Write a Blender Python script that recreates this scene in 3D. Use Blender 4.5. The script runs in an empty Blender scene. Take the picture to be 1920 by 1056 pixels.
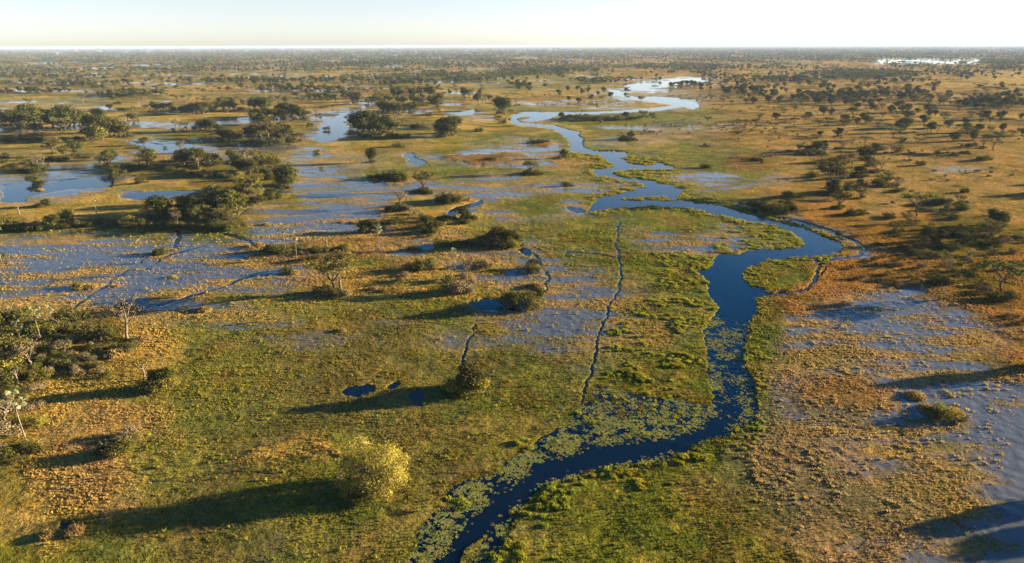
import bpy, math, random
import numpy as np

# ---------------------------------------------------------------- camera, sky, sun, exposure
C = bpy.context.scene
COL = C.collection
CAM_H = 100.0
FPX = 1280.0                                   # focal length in pixels of the 1920 px wide photograph
PITCH = math.atan((528.0 - 85.5) / FPX)
ROLL = math.radians(-0.17)
SUN_AZ = 14.4                                  # degrees from +X towards +Y
SUN_EL = 8.9
cam_d = bpy.data.cameras.new('camera')
cam_d.sensor_width = 36.0
cam_d.lens = 36.0 * FPX / 1920.0
cam_d.clip_start = 0.5
cam_d.clip_end = 200000.0
cam = bpy.data.objects.new('camera', cam_d)
COL.objects.link(cam)
cam.location = (0, 0, CAM_H)
cam.rotation_mode = 'QUATERNION'
from mathutils import Quaternion, Vector
cam.rotation_quaternion = Quaternion((1, 0, 0), math.pi / 2 - PITCH) @ Quaternion((0, 0, 1), ROLL)
C.camera = cam

w = bpy.data.worlds.new('World'); C.world = w; w.use_nodes = True
wn = w.node_tree.nodes; wl = w.node_tree.links
sky = wn.new('ShaderNodeTexSky'); sky.sky_type = 'NISHITA'; sky.sun_disc = False
sky.sun_elevation = math.radians(SUN_EL)
sky.sun_rotation = math.radians(90.0 - SUN_AZ)
sky.altitude = 1000; sky.air_density = 0.65; sky.dust_density = 0.9; sky.ozone_density = 1.0
bg = wn['Background']; bg.inputs['Strength'].default_value = 0.05
shs = wn.new('ShaderNodeHueSaturation'); wtc = wn.new('ShaderNodeTexCoord'); wsx = wn.new('ShaderNodeSeparateXYZ'); wmr = wn.new('ShaderNodeMapRange')
wl.new(wtc.outputs['Generated'], wsx.inputs[0]); wl.new(wsx.outputs['Z'], wmr.inputs[0])   # pale near the horizon, bluer overhead
for i_, q_ in enumerate((0.03, 0.30, 0.50, 1.55)): wmr.inputs[i_ + 1].default_value = q_
wl.new(wmr.outputs[0], shs.inputs['Saturation'])
wl.new(sky.outputs[0], shs.inputs['Color'])
tint = wn.new('ShaderNodeMix'); tint.data_type = 'RGBA'; tint.blend_type = 'MULTIPLY'; tint.inputs[0].default_value = 1.0
tint.inputs[7].default_value = (0.90, 0.87, 0.865, 1)
wl.new(shs.outputs[0], tint.inputs[6]); wl.new(tint.outputs[2], bg.inputs['Color'])

sun_d = bpy.data.lights.new('sun', 'SUN'); sun_d.energy = 5.0; sun_d.angle = math.radians(0.53)
sun_d.color = (1.0, 0.82, 0.53)
sun = bpy.data.objects.new('sun', sun_d); COL.objects.link(sun)
a, e = math.radians(SUN_AZ), math.radians(SUN_EL)
SUNV = Vector((math.cos(a) * math.cos(e), math.sin(a) * math.cos(e), math.sin(e)))
sun.rotation_mode = 'QUATERNION'
sun.rotation_quaternion = SUNV.to_track_quat('Z', 'Y')
sun.location = SUNV * 300
C.view_settings.view_transform = 'Standard'; C.view_settings.look = 'None'
C.view_settings.exposure = 2.5; C.view_settings.gamma = 1.0
C.view_settings.use_curve_mapping = False
C.cycles.max_bounces = 6; C.cycles.transparent_max_bounces = 8
C.cycles.volume_bounces = 0
HAZE_DENSITY = 2.8e-5

# ---------------------------------------------------------------- helpers
rng = np.random.default_rng(7)
random.seed(7)
cp, sp_ = math.cos(PITCH), math.sin(PITCH)
cr, sr = math.cos(ROLL), math.sin(ROLL)

def unproject(u, v, z=0.0):
    """photo survey point -> place on the ground"""
    u = np.asarray(u, float); v = np.asarray(v, float)
    x = (u - 960) / FPX; y = -(v - 528) / FPX
    xr = x * cr - y * sr; yr = x * sr + y * cr
    dy = cp + yr * sp_; dz = -sp_ + yr * cp
    t = (z - CAM_H) / dz
    return xr * t, dy * t, t

def project(X, Y):
    """ground place -> survey map coordinates"""
    Z = -CAM_H
    d = np.maximum(Y * cp - Z * sp_, 1e-3)
    xr = X / d; yr = (Y * sp_ + Z * cp) / d
    x = xr * cr + yr * sr; y = -xr * sr + yr * cr
    return 960 + x * FPX, 528 - y * FPX, d

_perm = rng.permutation(512)
_perm = np.concatenate([_perm, _perm]).astype(np.int64)
_ga = rng.random(512) * 2 * np.pi
_gx = np.cos(_ga); _gy = np.sin(_ga)
def perlin(x, y):
    xi = np.floor(x).astype(np.int64); yi = np.floor(y).astype(np.int64)
    fx = x - xi; fy = y - yi
    ux = fx * fx * fx * (fx * (fx * 6 - 15) + 10); uy = fy * fy * fy * (fy * (fy * 6 - 15) + 10)
    def g(ix, iy, dx, dy):
        h = _perm[(_perm[ix & 511] + iy) & 511]
        return _gx[h] * dx + _gy[h] * dy
    a0 = g(xi, yi, fx, fy); b0 = g(xi + 1, yi, fx - 1, fy)
    c0 = g(xi, yi + 1, fx, fy - 1); d0 = g(xi + 1, yi + 1, fx - 1, fy - 1)
    return (a0 + ux * (b0 - a0)) * (1 - uy) + (c0 + ux * (d0 - c0)) * uy
def fbm(x, y, wl_, octs=3, seed=0.0):
    s = 0.0; amp = 1.0; f = 1.0 / wl_
    for i in range(octs):
        s = s + amp * perlin(x * f + seed * 17.3 + i * 31.7, y * f - seed * 9.1 + i * 11.3)
        f *= 2.03; amp *= 0.5
    return s * 1.3

# ---------------------------------------------------------------- survey map of the ground cover
U0, U1, V0, V1 = -400, 2320, 89, 1300
RW, RH = U1 - U0, V1 - V0
TYPES = {  # colour (linear), wetness, height
 'L': ((0.075, 0.068, 0.040), 0.00, 0.5),
 'T': ((0.42, 0.255, 0.095), 0.00, 0.5),
 'Y': ((0.52, 0.335, 0.080), 0.05, 0.45),
 'R': ((0.31, 0.17, 0.065), 0.00, 0.8),
 'G': ((0.185, 0.185, 0.012), 0.08, 0.22),
 'g': ((0.31, 0.25, 0.032), 0.16, 0.2),
 'o': ((0.235, 0.172, 0.024), 0.18, 0.16),
 'W': ((0.38, 0.26, 0.125), 0.60, 0.10),
 'P': ((0.38, 0.250, 0.110), 0.36, 0.25),
 'w': ((0.30, 0.22, 0.13), 0.92, 0.06),
 'D': ((0.41, 0.200, 0.048), 0.00, 0.6),
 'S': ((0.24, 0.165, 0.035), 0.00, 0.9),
}
COVER = ['L', 'T', 'Y', 'R', 'G', 'g', 'o', 'W', 'w', 'D', 'S']    # cover types by number
ROWS = [
 (88, (0, 0, 0, 0, 0, 0, 0, 0, 0, 0, 0, 0, 0, 0, 0, 0, 0, 0, 0, 0, 0, 0, 0, 0)),
 (100, (0, 0, 0, 0, 0, 0, 0, 0, 0, 0, 0, 0, 0, 0, 0, 0, 0, 0, 0, 0, 0, 0, 0, 0)),
 (112, (1, 0, 0, 1, 0, 1, 1, 0, 0, 0, 0, 0, 1, 1, 1, 1, 1, 1, 5, 1, 1, 5, 5, 5)),
 (125, (0, 1, 0, 0, 1, 1, 1, 1, 0, 1, 1, 1, 1, 1, 1, 1, 1, 1, 1, 1, 1, 1, 1, 1)),
 (138, (1, 1, 1, 0, 0, 1, 1, 1, 1, 1, 5, 5, 5, 5, 1, 1, 1, 1, 1, 1, 1, 1, 1, 2)),
 (152, (0, 0, 1, 1, 2, 1, 1, 2, 1, 2, 5, 5, 5, 5, 1, 1, 1, 1, 1, 1, 1, 1, 1, 2)),
 (168, (1, 1, 2, 2, 2, 1, 1, 1, 1, 1, 2, 5, 5, 1, 7, 7, 1, 1, 1, 1, 1, 1, 1, 1)),
 (185, (5, 5, 5, 2, 1, 1, 1, 1, 1, 2, 2, 2, 1, 1, 5, 7, 7, 1, 1, 1, 1, 1, 1, 1)),
 (200, (7, 2, 2, 2, 1, 1, 1, 1, 7, 1, 2, 2, 2, 1, 5, 5, 4, 1, 1, 1, 1, 1, 1, 1)),
 (215, (2, 2, 2, 2, 2, 2, 2, 2, 7, 1, 2, 2, 4, 4, 4, 4, 5, 1, 1, 1, 1, 1, 1, 1)),
 (235, (2, 2, 2, 2, 1, 10, 1, 2, 7, 10, 2, 2, 4, 4, 4, 4, 5, 1, 3, 1, 1, 1, 1, 1)),
 (255, (5, 2, 2, 5, 4, 10, 10, 2, 5, 2, 2, 4, 4, 4, 4, 1, 1, 1, 1, 1, 1, 1, 3, 1)),
 (275, (2, 2, 2, 5, 8, 7, 5, 2, 5, 5, 4, 5, 7, 4, 4, 5, 5, 1, 1, 1, 1, 1, 1, 1)),
 (300, (2, 2, 7, 1, 2, 5, 7, 7, 5, 5, 4, 7, 7, 1, 4, 4, 4, 3, 1, 10, 1, 1, 3, 1)),
 (320, (2, 8, 4, 10, 10, 10, 5, 7, 5, 5, 4, 4, 4, 5, 4, 5, 4, 4, 1, 1, 1, 1, 1, 1)),
 (340, (8, 8, 8, 1, 10, 10, 2, 7, 7, 1, 5, 7, 7, 7, 4, 4, 7, 4, 1, 1, 1, 1, 1, 1)),
 (360, (8, 7, 2, 2, 2, 10, 7, 7, 7, 7, 5, 7, 7, 7, 4, 4, 4, 1, 1, 9, 1, 1, 1, 1)),
 (380, (2, 2, 2, 2, 10, 10, 5, 7, 7, 2, 2, 2, 5, 4, 4, 4, 4, 4, 3, 1, 1, 1, 1, 1)),
 (405, (2, 2, 2, 10, 10, 10, 7, 7, 7, 2, 2, 5, 5, 7, 4, 4, 4, 4, 10, 9, 1, 9, 1, 1)),
 (430, (5, 5, 5, 6, 5, 4, 7, 7, 7, 1, 2, 5, 5, 4, 4, 4, 4, 7, 4, 9, 9, 9, 10, 10)),
 (455, (7, 7, 7, 7, 7, 7, 7, 1, 3, 1, 7, 10, 7, 4, 4, 4, 7, 7, 4, 4, 9, 9, 10, 10)),
 (480, (7, 7, 7, 7, 7, 5, 1, 3, 3, 7, 2, 7, 7, 4, 4, 4, 5, 4, 4, 9, 9, 9, 10, 9)),
 (510, (7, 7, 7, 7, 6, 7, 7, 2, 2, 1, 2, 7, 7, 7, 4, 4, 4, 4, 9, 9, 9, 9, 10, 9)),
 (540, (7, 7, 2, 7, 7, 5, 7, 1, 2, 2, 2, 1, 5, 7, 4, 4, 4, 4, 9, 9, 9, 9, 10, 9)),
 (570, (7, 7, 7, 7, 7, 5, 5, 5, 5, 5, 4, 8, 7, 7, 5, 5, 5, 5, 9, 7, 7, 7, 9, 9)),
 (600, (10, 7, 10, 2, 5, 5, 5, 5, 6, 6, 5, 6, 8, 8, 5, 4, 5, 4, 7, 7, 7, 7, 9, 9)),
 (630, (10, 10, 2, 2, 5, 5, 6, 6, 6, 6, 5, 4, 5, 8, 5, 4, 5, 4, 7, 7, 7, 7, 9, 9)),
 (660, (10, 10, 2, 1, 6, 5, 5, 6, 6, 6, 5, 4, 4, 6, 5, 4, 4, 4, 9, 7, 7, 7, 9, 9)),
 (700, (10, 2, 2, 1, 5, 5, 5, 6, 6, 6, 6, 5, 4, 6, 5, 4, 4, 5, 1, 7, 7, 7, 8, 9)),
 (740, (10, 2, 1, 5, 5, 5, 5, 6, 6, 6, 6, 5, 4, 6, 6, 4, 4, 5, 1, 1, 7, 7, 8, 7)),
 (780, (2, 2, 1, 5, 5, 5, 5, 6, 6, 6, 5, 4, 6, 6, 6, 4, 4, 4, 1, 1, 7, 7, 8, 8)),
 (820, (10, 1, 1, 5, 5, 6, 6, 6, 6, 5, 6, 5, 6, 6, 8, 4, 4, 4, 1, 1, 9, 7, 8, 8)),
 (860, (2, 2, 1, 5, 5, 6, 6, 2, 4, 6, 6, 6, 6, 8, 4, 4, 4, 4, 1, 1, 1, 7, 7, 8)),
 (900, (2, 1, 1, 5, 6, 6, 6, 4, 5, 5, 6, 6, 8, 4, 4, 4, 1, 4, 1, 1, 9, 7, 7, 8)),
 (950, (2, 1, 1, 6, 6, 6, 4, 4, 5, 6, 6, 8, 4, 4, 4, 4, 1, 4, 1, 1, 9, 7, 8, 8)),
 (1000, (2, 4, 5, 6, 6, 6, 6, 5, 6, 6, 8, 8, 4, 4, 4, 4, 4, 4, 1, 1, 1, 7, 8, 8)),
 (1056, (4, 4, 5, 5, 6, 6, 6, 5, 5, 6, 8, 8, 4, 4, 4, 4, 4, 4, 4, 1, 1, 7, 7, 8)),
]
def box_blur(m, rx, ry):
    for ax, r in ((1, rx), (0, ry)):
        if r < 1: continue
        for _ in range(2):
            p = np.pad(m, [(r + 1, r) if i == ax else (0, 0) for i in range(m.ndim)], mode='edge').cumsum(axis=ax, dtype=np.float64)
            n = m.shape[ax]; k = 2 * r + 1
            hi = np.take(p, range(k, k + n), axis=ax); lo = np.take(p, range(0, n), axis=ax)
            m = ((hi - lo) / k).astype(np.float32)
    return m
# six channels: r g b wet height
vs = np.array([r[0] for r in ROWS], float)
grid = np.array([[list(TYPES[COVER[ch]][0]) + [TYPES[COVER[ch]][1], TYPES[COVER[ch]][2]] for ch in r[1]] for r in ROWS], dtype=np.float32)
uu = np.arange(U0, U1); vv = np.arange(V0, V1)
gx_ = np.clip((uu - 40) / 80.0, 0, 22.999); gi = gx_.astype(int); gf = (gx_ - gi)
gy_ = np.interp(vv, vs, np.arange(len(vs))); gj = np.clip(gy_.astype(int), 0, len(vs) - 2); gg = gy_ - gj
sm = lambda t: t * t * (3 - 2 * t)
gf = sm(gf)[None, :, None].astype(np.float32); gg = sm(gg)[:, None, None].astype(np.float32)
A0 = grid[gj][:, gi]; A1 = grid[gj][:, gi + 1]; B0 = grid[gj + 1][:, gi]; B1 = grid[gj + 1][:, gi + 1]
MAP = (A0 * (1 - gf) + A1 * gf) * (1 - gg) + (B0 * (1 - gf) + B1 * gf) * gg
del A0, A1, B0, B1
UU, VV = np.meshgrid(uu.astype(np.float32), vv.astype(np.float32))

def window(u0, u1, v0, v1):
    i0 = int(max(0, v0 - V0)); i1 = int(min(RH, v1 - V0 + 1)); j0 = int(max(0, u0 - U0)); j1 = int(min(RW, u1 - U0 + 1))
    return slice(i0, i1), slice(j0, j1)
def blend(layer_sl, wgt, ty):
    t = np.array(list(TYPES[ty][0]) + [TYPES[ty][1], TYPES[ty][2]], dtype=np.float32)
    MAP[layer_sl] += (t - MAP[layer_sl]) * wgt[..., None]
def ell(ty, u, v, ru, rv, op=1.0, ang=0.0, soft=0.45):
    m = max(ru, rv) * 1.8
    s = window(u - m, u + m, v - m, v + m)
    x = UU[s] - u; y = VV[s] - v
    c_, s_ = math.cos(math.radians(ang)), math.sin(math.radians(ang))
    xx = (x * c_ - y * s_) / ru; yy = (x * s_ + y * c_) / rv
    d = np.sqrt(xx * xx + yy * yy)
    wgt = np.clip((1 + soft - d) / (2 * soft), 0, 1); wgt = wgt * wgt * (3 - 2 * wgt) * op
    blend(s, wgt, ty)
def poly_mask(pts, sl):
    x = UU[sl]; y = VV[sl]; ins = np.zeros(x.shape, bool)
    n = len(pts)
    for i in range(n):
        x1, y1 = pts[i]; x2, y2 = pts[(i + 1) % n]
        if y1 == y2: continue
        cnd = ((y1 > y) != (y2 > y)) & (x < (x2 - x1) * (y - y1) / (y2 - y1) + x1)
        ins ^= cnd
    return ins
def bb(pts, m=4):
    p = np.array(pts); return window(p[:, 0].min() - m, p[:, 0].max() + m, p[:, 1].min() - m, p[:, 1].max() + m)
def add_poly(dst, pts, val=1.0):
    s = bb(pts); mk = poly_mask(pts, s); dst[s] = np.where(mk, val, dst[s])
def add_line(dst, pts, wd, val=1.0, soft=0.6):
    """stroke whose width grows from wd[0] to wd[1] px"""
    n = len(pts) - 1
    for i in range(n):
        (x1, y1), (x2, y2) = pts[i], pts[i + 1]
        wa = wd[0] + (wd[1] - wd[0]) * i / n; wb = wd[0] + (wd[1] - wd[0]) * (i + 1) / n
        s = bb([(x1, y1), (x2, y2)], 10)
        x = UU[s] - x1; y = VV[s] - y1; dx, dy = x2 - x1, y2 - y1
        t = np.clip((x * dx + y * dy) / (dx * dx + dy * dy + 1e-6), 0, 1)
        # ground is foreshortened: count vertical px distance more
        d = np.hypot(x - t * dx, (y - t * dy) * 1.5)
        ww = wa + (wb - wa) * t
        m = np.clip((ww / 2 + soft - d) / (2 * soft), 0, 1) * val
        dst[s] = np.maximum(dst[s], m)

# --- soft patches, painted in order
PATCH = [
 # far plains
 ('g',170,188,130,8),('W',40,200,50,4),('W',115,197,40,2),('g',500,135,120,5,.8),('Y',330,200,150,9,.7),('T',560,175,90,6,.7),
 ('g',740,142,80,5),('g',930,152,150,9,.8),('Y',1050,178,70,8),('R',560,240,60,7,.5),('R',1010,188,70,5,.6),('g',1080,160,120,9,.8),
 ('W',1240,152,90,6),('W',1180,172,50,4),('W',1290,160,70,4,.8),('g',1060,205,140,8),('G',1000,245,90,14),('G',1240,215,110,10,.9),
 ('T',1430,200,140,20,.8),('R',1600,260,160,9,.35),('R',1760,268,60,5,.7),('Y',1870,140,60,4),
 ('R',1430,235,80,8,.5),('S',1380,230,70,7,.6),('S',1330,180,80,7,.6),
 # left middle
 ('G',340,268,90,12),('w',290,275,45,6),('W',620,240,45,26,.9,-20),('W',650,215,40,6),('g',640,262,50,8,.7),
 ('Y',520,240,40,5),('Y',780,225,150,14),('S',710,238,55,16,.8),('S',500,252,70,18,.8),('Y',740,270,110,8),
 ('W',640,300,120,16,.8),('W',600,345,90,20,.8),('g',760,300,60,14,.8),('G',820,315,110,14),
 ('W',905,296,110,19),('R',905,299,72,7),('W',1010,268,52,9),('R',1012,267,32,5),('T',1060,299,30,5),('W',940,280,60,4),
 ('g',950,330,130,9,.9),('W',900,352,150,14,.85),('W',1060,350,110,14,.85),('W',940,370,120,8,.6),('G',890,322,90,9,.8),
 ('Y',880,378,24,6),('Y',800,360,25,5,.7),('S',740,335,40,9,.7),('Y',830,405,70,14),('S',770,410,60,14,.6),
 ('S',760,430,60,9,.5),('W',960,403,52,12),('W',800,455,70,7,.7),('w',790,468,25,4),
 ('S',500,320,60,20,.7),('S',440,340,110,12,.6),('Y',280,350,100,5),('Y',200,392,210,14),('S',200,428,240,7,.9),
 ('g',330,450,90,16,.6),('G',410,448,40,14,.6),('g',540,375,28,12,.8),('W',520,400,70,12,.8),('W',600,430,110,16,.7),
 ('W',120,470,170,24,.9),('w',260,500,140,24,.5),('W',420,520,160,40,.8),('W',180,560,180,24,.9),('w',60,540,90,12,.7),('w',230,470,120,10,.7),('w',60,460,70,8,.7),('w',400,500,60,8,.6),('w',620,410,70,8,.6),('w',760,350,60,5,.6),('w',430,470,60,12,.6),('w',560,420,100,10,.6),('w',640,345,90,8,.6),('w',640,380,60,8,.5),('w',100,495,110,10,.6),('Y',485,462,34,5),('R',520,470,60,7,.8),('R',570,482,60,8,.7),('Y',640,440,60,8,.8),('Y',560,445,60,6,.5),('Y',330,545,60,8,.6),
 ('Y',650,470,60,6,.6),('g',650,500,60,14,.8),('G',690,505,60,8,.5),('Y',700,540,90,12,.7),('R',760,545,60,5,.5),('Y',830,520,70,24,.7),
 ('Y',870,552,60,14,.7),('W',920,490,80,14,.7),('w',950,520,60,10,.5),('Y',912,493,26,9),('Y',1000,535,22,10),('Y',990,570,28,12,.8),
 ('g',900,535,40,10,.7),('g',830,590,100,10,.7),('W',760,610,60,6,.4),
 # river meadows
 ('G',1300,290,110,18),('g',1400,285,60,7,.6),('W',1180,240,60,5,.8),('W',1320,240,60,3,.6),('R',1180,257,62,6),
 ('R',1418,302,50,13),('T',1360,276,30,5,.6),('W',1318,333,66,9),('W',1330,334,42,5),('G',1290,352,90,8,.8),
 ('G',1330,372,60,8),('G',1060,385,120,16),('W',1100,345,80,10,.7),('G',1260,415,180,18),('W',1330,452,125,17),('w',1320,452,80,7,.6),
 ('W',1230,445,70,12,.5),('G',1100,470,120,50,.5),('G',1230,500,110,28,.7),('G',1440,430,70,16),('G',1460,515,60,22),
 ('W',1090,540,130,26,.45),('W',1060,590,110,40,.45),('W',1100,640,120,30,.3),('w',1030,560,30,60,.5),('g',1240,600,70,30,.6),
 ('G',1250,680,80,60,.6),('g',1290,580,50,20,.7),('G',1440,640,36,80,.9),('G',1440,760,44,70,.95),('W',1400,560,20,8,.3),
 ('W',1500,640,40,50,.5),('W',1480,720,30,60,.4),
 # right side
 ('D',1540,400,90,24,.7),('R',1480,385,50,7,.6),('S',1450,392,60,9,.6),('R',1505,365,50,5,.7),('T',1780,330,130,22,.9),('W',1800,318,60,4,.6),
 ('T',1800,380,120,12,.7),('R',1770,360,50,5,.6),('S',1790,440,120,40,.7),('D',1650,480,100,40,.6),('Y',1780,505,30,6,.8),('R',1900,512,40,5,.7),
 ('R',1790,575,110,9,.8),('R',1700,590,60,5,.4),('S',1800,530,120,22,.6),('W',1650,592,90,22,.85),('w',1640,590,50,10,.7),('W',1700,640,120,26,.7),
 ('D',1560,560,60,10,.6),('W',1600,690,90,26,.5),('W',1800,720,110,30,.9),('w',1870,760,60,40,.7),('D',1560,740,80,44,.8),('R',1780,775,34,8,.9),
 ('D',1880,640,80,30,.8),('W',1850,850,80,40,.6),('T',1690,870,110,40,.5),('D',1640,860,80,20,.5),
 ('W',1870,960,110,60,.8),('W',1720,650,150,50,.8),('w',1660,600,60,16,.6),('w',1800,690,90,14,.5),('W',1580,680,70,60,.6),('W',1840,800,90,60,.7),('W',1800,1020,120,40,.7),('P',1620,900,260,150,.9),('P',1520,760,90,110,.7),('W',1700,830,160,40,.5),('T',1500,880,60,50,.3),('D',1600,745,80,36,.7),('G',1380,1030,120,50,.8),('T',1620,980,140,60,.5),('G',1330,960,130,70,.8),('g',880,1020,160,70,.9),('W',1620,1010,60,20,.3),
 # left foreground
 ('S',110,640,160,52,.9),('Y',290,645,46,60,.85,-30),('Y',250,700,80,26,.8),('R',110,650,60,14,.4),('W',250,575,120,12,.8),('Y',90,575,80,6,.8),
 ('R',110,800,42,30,.7),('Y',80,790,50,50,.8),('Y',40,930,60,80,.9),('R',20,900,50,50,.4),('Y',70,950,90,90,.8),('R',100,800,50,30,.4),('Y',200,760,90,30,.6),('T',230,770,110,36,.6),('T',170,900,110,50,.7),
 ('G',420,700,110,60,.5),('g',520,640,120,40,.6),('G',660,860,60,40,.4),('o',620,740,160,50,.6),('Y',560,870,90,16,.9),('R',620,866,36,6,.6),
 ('G',560,960,160,40,.6),('G',850,840,120,30,.4),('o',850,800,90,40,.6),('g',320,870,60,50,.6),('G',250,990,80,26,.7),('g',760,760,120,50,.4),
 ('G',1070,640,90,50,.35),('G',1160,700,100,40,.5),('R',1000,880,1,1,.0),('o',960,680,100,50,.4),('W',1060,600,120,60,.4),('W',1100,660,90,40,.4),('w',1220,640,60,24,.4),('w',1080,570,110,14,.5),('W',900,640,90,22,.4),('W',560,640,120,16,.4),('W',420,600,140,14,.5),
]
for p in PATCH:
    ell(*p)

# --- open water
WATER = np.zeros((RH, RW), np.float32)
RIVER = [
 (770,1075),(800,1045),(834,1004),(870,968),(896,939),(925,915),(952,898),(985,873),(1021,856),(1070,842),(1125,829),(1200,826),(1229,820),(1272,815),
 (1310,800),(1324,786),(1334,765),(1337,735),(1330,713),(1324,661),(1322,620),(1350,579),(1343,568),(1331,558),(1322,541),(1329,533),(1310,508),
 (1337,502),(1338,487),(1354,475),(1381,479),(1406,470),(1447,468),(1506,468),(1507,457),(1495,440),(1474,431),(1456,424),(1425,418),(1395,414),(1380,411),
 (1354,403),(1299,392),(1269,388),(1227,385),(1180,388),(1140,391),(1100,399),(1112,388),(1120,373),(1160,363),(1211,352),(1195,341),(1150,334),(1120,330),(1112,322),(1116,318),
 (1140,318),(1154,312),(1140,300),(1120,291),(1100,289),(1067,285),(1072,272),(1067,262),(1053,252),(1036,242),(1011,238),(982,235),(956,231),(952,224),
 (963,216),(985,210.5),(1011,211),(1045,212),(1079,212),(1150,209),(1220,205),(1260,200),(1285,197),(1285,200),(1240,206),(1220,208),(1150,212),(1079,214.5),(1048,216),(1002,218),(977,219),(967,223),
 (974,229),(1002,233),(1036,235),(1053,240),(1070,245),(1089,248),(1082,255),(1093,260),(1089,270),(1098,280),(1122,283),(1173,285),(1177,291),(1160,297),
 (1185,307),(1211,312),(1235,306),(1265,314),(1259,318),(1199,317),(1156,321),(1142,326),(1175,334),(1229,342),(1259,349),(1285,357),(1271,367),(1269,375),
 (1289,379),(1338,384),(1380,397),(1418,405),(1456,416),(1474,422),(1509,429),(1539,443),(1569,454),(1575,461),(1572,472),(1554,478),(1506,481),(1477,484),
 (1456,487),(1440,487),(1425,493),(1412,497),(1389,510),(1393,525),(1406,535),(1433,543),(1437,552),(1418,560),(1417,579),(1420,589),(1400,616),(1395,637),
 (1391,668),(1393,690),(1414,713),(1422,755),(1412,792),(1357,817),(1314,832),(1282,848),(1251,859),(1214,870),(1161,873),(1109,884),(1083,892),(1025,905),
 (995,926),(986,947),(950,962),(935,980),(903,1005),(870,1035),(845,1075)]
add_poly(WATER, RIVER)
add_poly(WATER, [(1160,371),(1199,368),(1251,369),(1275,378),(1227,378),(1170,376)], 0.0)
RIV_MASK = WATER.copy()
POOLS = [
 [(982,226),(1002,220),(1045,217),(1028,223),(995,229)],
 [(-200,380),(0,378),(8,352),(30,343),(60,341),(82,350),(120,341),(165,334),(210,335),(207,350),(165,352),(130,353),(100,358),(62,364),(42,378)],
 [(225,367),(275,361),(330,357),(372,359),(330,366),(300,371),(250,374)],
 [(240,266),(262,262),(280,268),(300,274),(330,270),(385,275),(330,282),(313,287),(285,282),(262,276)],
 [(182,202),(204,200),(203,206),(185,206)],
 [(588,262),(600,250),(598,238),(612,226),(640,214),(688,208),(672,218),(640,226),(655,238),(632,262),(604,268)],
 [(756,290),(764,288),(776,289),(774,295),(786,299),(798,305),(790,308),(774,307),(764,303),(768,297)],
 [(846,213),(872,209),(892,205),(888,214),(860,217)],
 [(878,566),(905,563),(1000,558),(988,580),(945,583),(900,580)],
 [(640,735),(655,725),(700,722),(708,730),(690,738),(672,745),(650,744)],
 [(725,722),(745,716),(750,728),(732,732)],
 [(768,738),(786,728),(800,738),(788,760),(774,758)],
 [(108,990),(118,978),(144,978),(146,990),(128,994)],
 [(1056,387),(1080,392),(1100,396),(1085,400)],
 [(860,400),(850,408),(838,402),(850,392),(880,382),(905,376),(900,382),(872,392)],
 [(970,468),(985,466),(998,476),(984,480)],
 [(780,465),(800,460),(830,462),(800,470)],
 [(1150,177),(1140,171),(1160,170),(1180,179),(1192,183),(1240,189),(1270,189),(1300,192),(1314,199),(1298,205),(1282,199),(1240,194),(1190,187)],
 [(1165,161),(1180,157),(1230,157),(1270,149),(1330,147),(1330,151),(1285,156),(1240,163),(1190,164)],
 [(1196,184),(1230,182),(1275,185),(1268,189),(1210,188)],
 [(1178,167),(1205,166),(1235,170),(1200,171)],
 [(1640,113),(1700,112),(1840,115),(1830,118),(1720,117),(1650,116)],
 [(50,333),(95,330),(140,324),(100,330)],
 [(575,290),(590,283),(597,287),(585,292)],
 [(1180,1004),(1182,1000),(1184,1004)],
 
]
for p in POOLS: add_poly(WATER, p, .66 if p[0][1] > 600 or 560 < p[0][1] < 578 and p[0][0] < 700 else 1.0)
# trodden hippo channels and side arms
LINES = [
 ([(1160,415),(1157,440),(1158,470),(1164,515),(1158,545),(1140,580),(1130,600),(1120,640),(1110,685),(1095,740),(1075,785)], (1.3,2.1), 1),
 ([(1438,405),(1459,408),(1486,414),(1516,422),(1562,437),(1592,449),(1616,461),(1621,470),(1607,481),(1569,487),(1531,492)], (3,6), .9),
 ([(1540,498),(1530,520),(1510,543),(1480,551),(1437,555)], (4,5), .75),
 ([(1552,470+35),(1535,522),(1515,540)], (2,3), .7),
 ([(1010,547),(1120,549),(1280,553),(1335,552)], (2.5,3.5), .38),
 ([(1164,522),(1220,530),(1280,533)], (2,2), .55), ([(1157,486),(1120,478),(1060,472)], (2,3), .6),
 ([(865,692),(867,668),(876,645),(888,628),(893,610)], (4,2.5), .5),
 ([(335,432),(333,452),(326,466)], (6,7), .9), ([(420,440),(445,446),(480,458),(505,463)], (4,4), .8),
 ([(290,472),(270,488),(240,508),(200,535),(170,556),(120,588)], (3,5), .36),
 ([(420,440),(370,464),(310,482),(270,508)], (4,5), .34),
 ([(535,505),(490,512),(455,524),(410,542),(350,560),(300,574)], (4,6), .36),
 ([(628,592),(560,592),(500,600),(430,610),(370,618)], (3,4), .4),
 ([(985,560),(1010,556),(1030,520),(1010,490),(1000,478)], (6,8), .3),
 ([(1285,197),(1240,201),(1190,205)], (2,2), .6),
 ([(1180,345),(1195,350)],(1,1),.1),
 ([(1288,357+8),(1330,358),(1370,352),(1420,345),(1480,338)], (3,3), .55),
 ([(1385,380),(1400,388),(1420,398)], (6,6), .6),
]
for pts, wd, val in LINES: add_line(WATER, pts, wd, val)
TRACK = np.zeros((RH, RW), np.float32)
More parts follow.
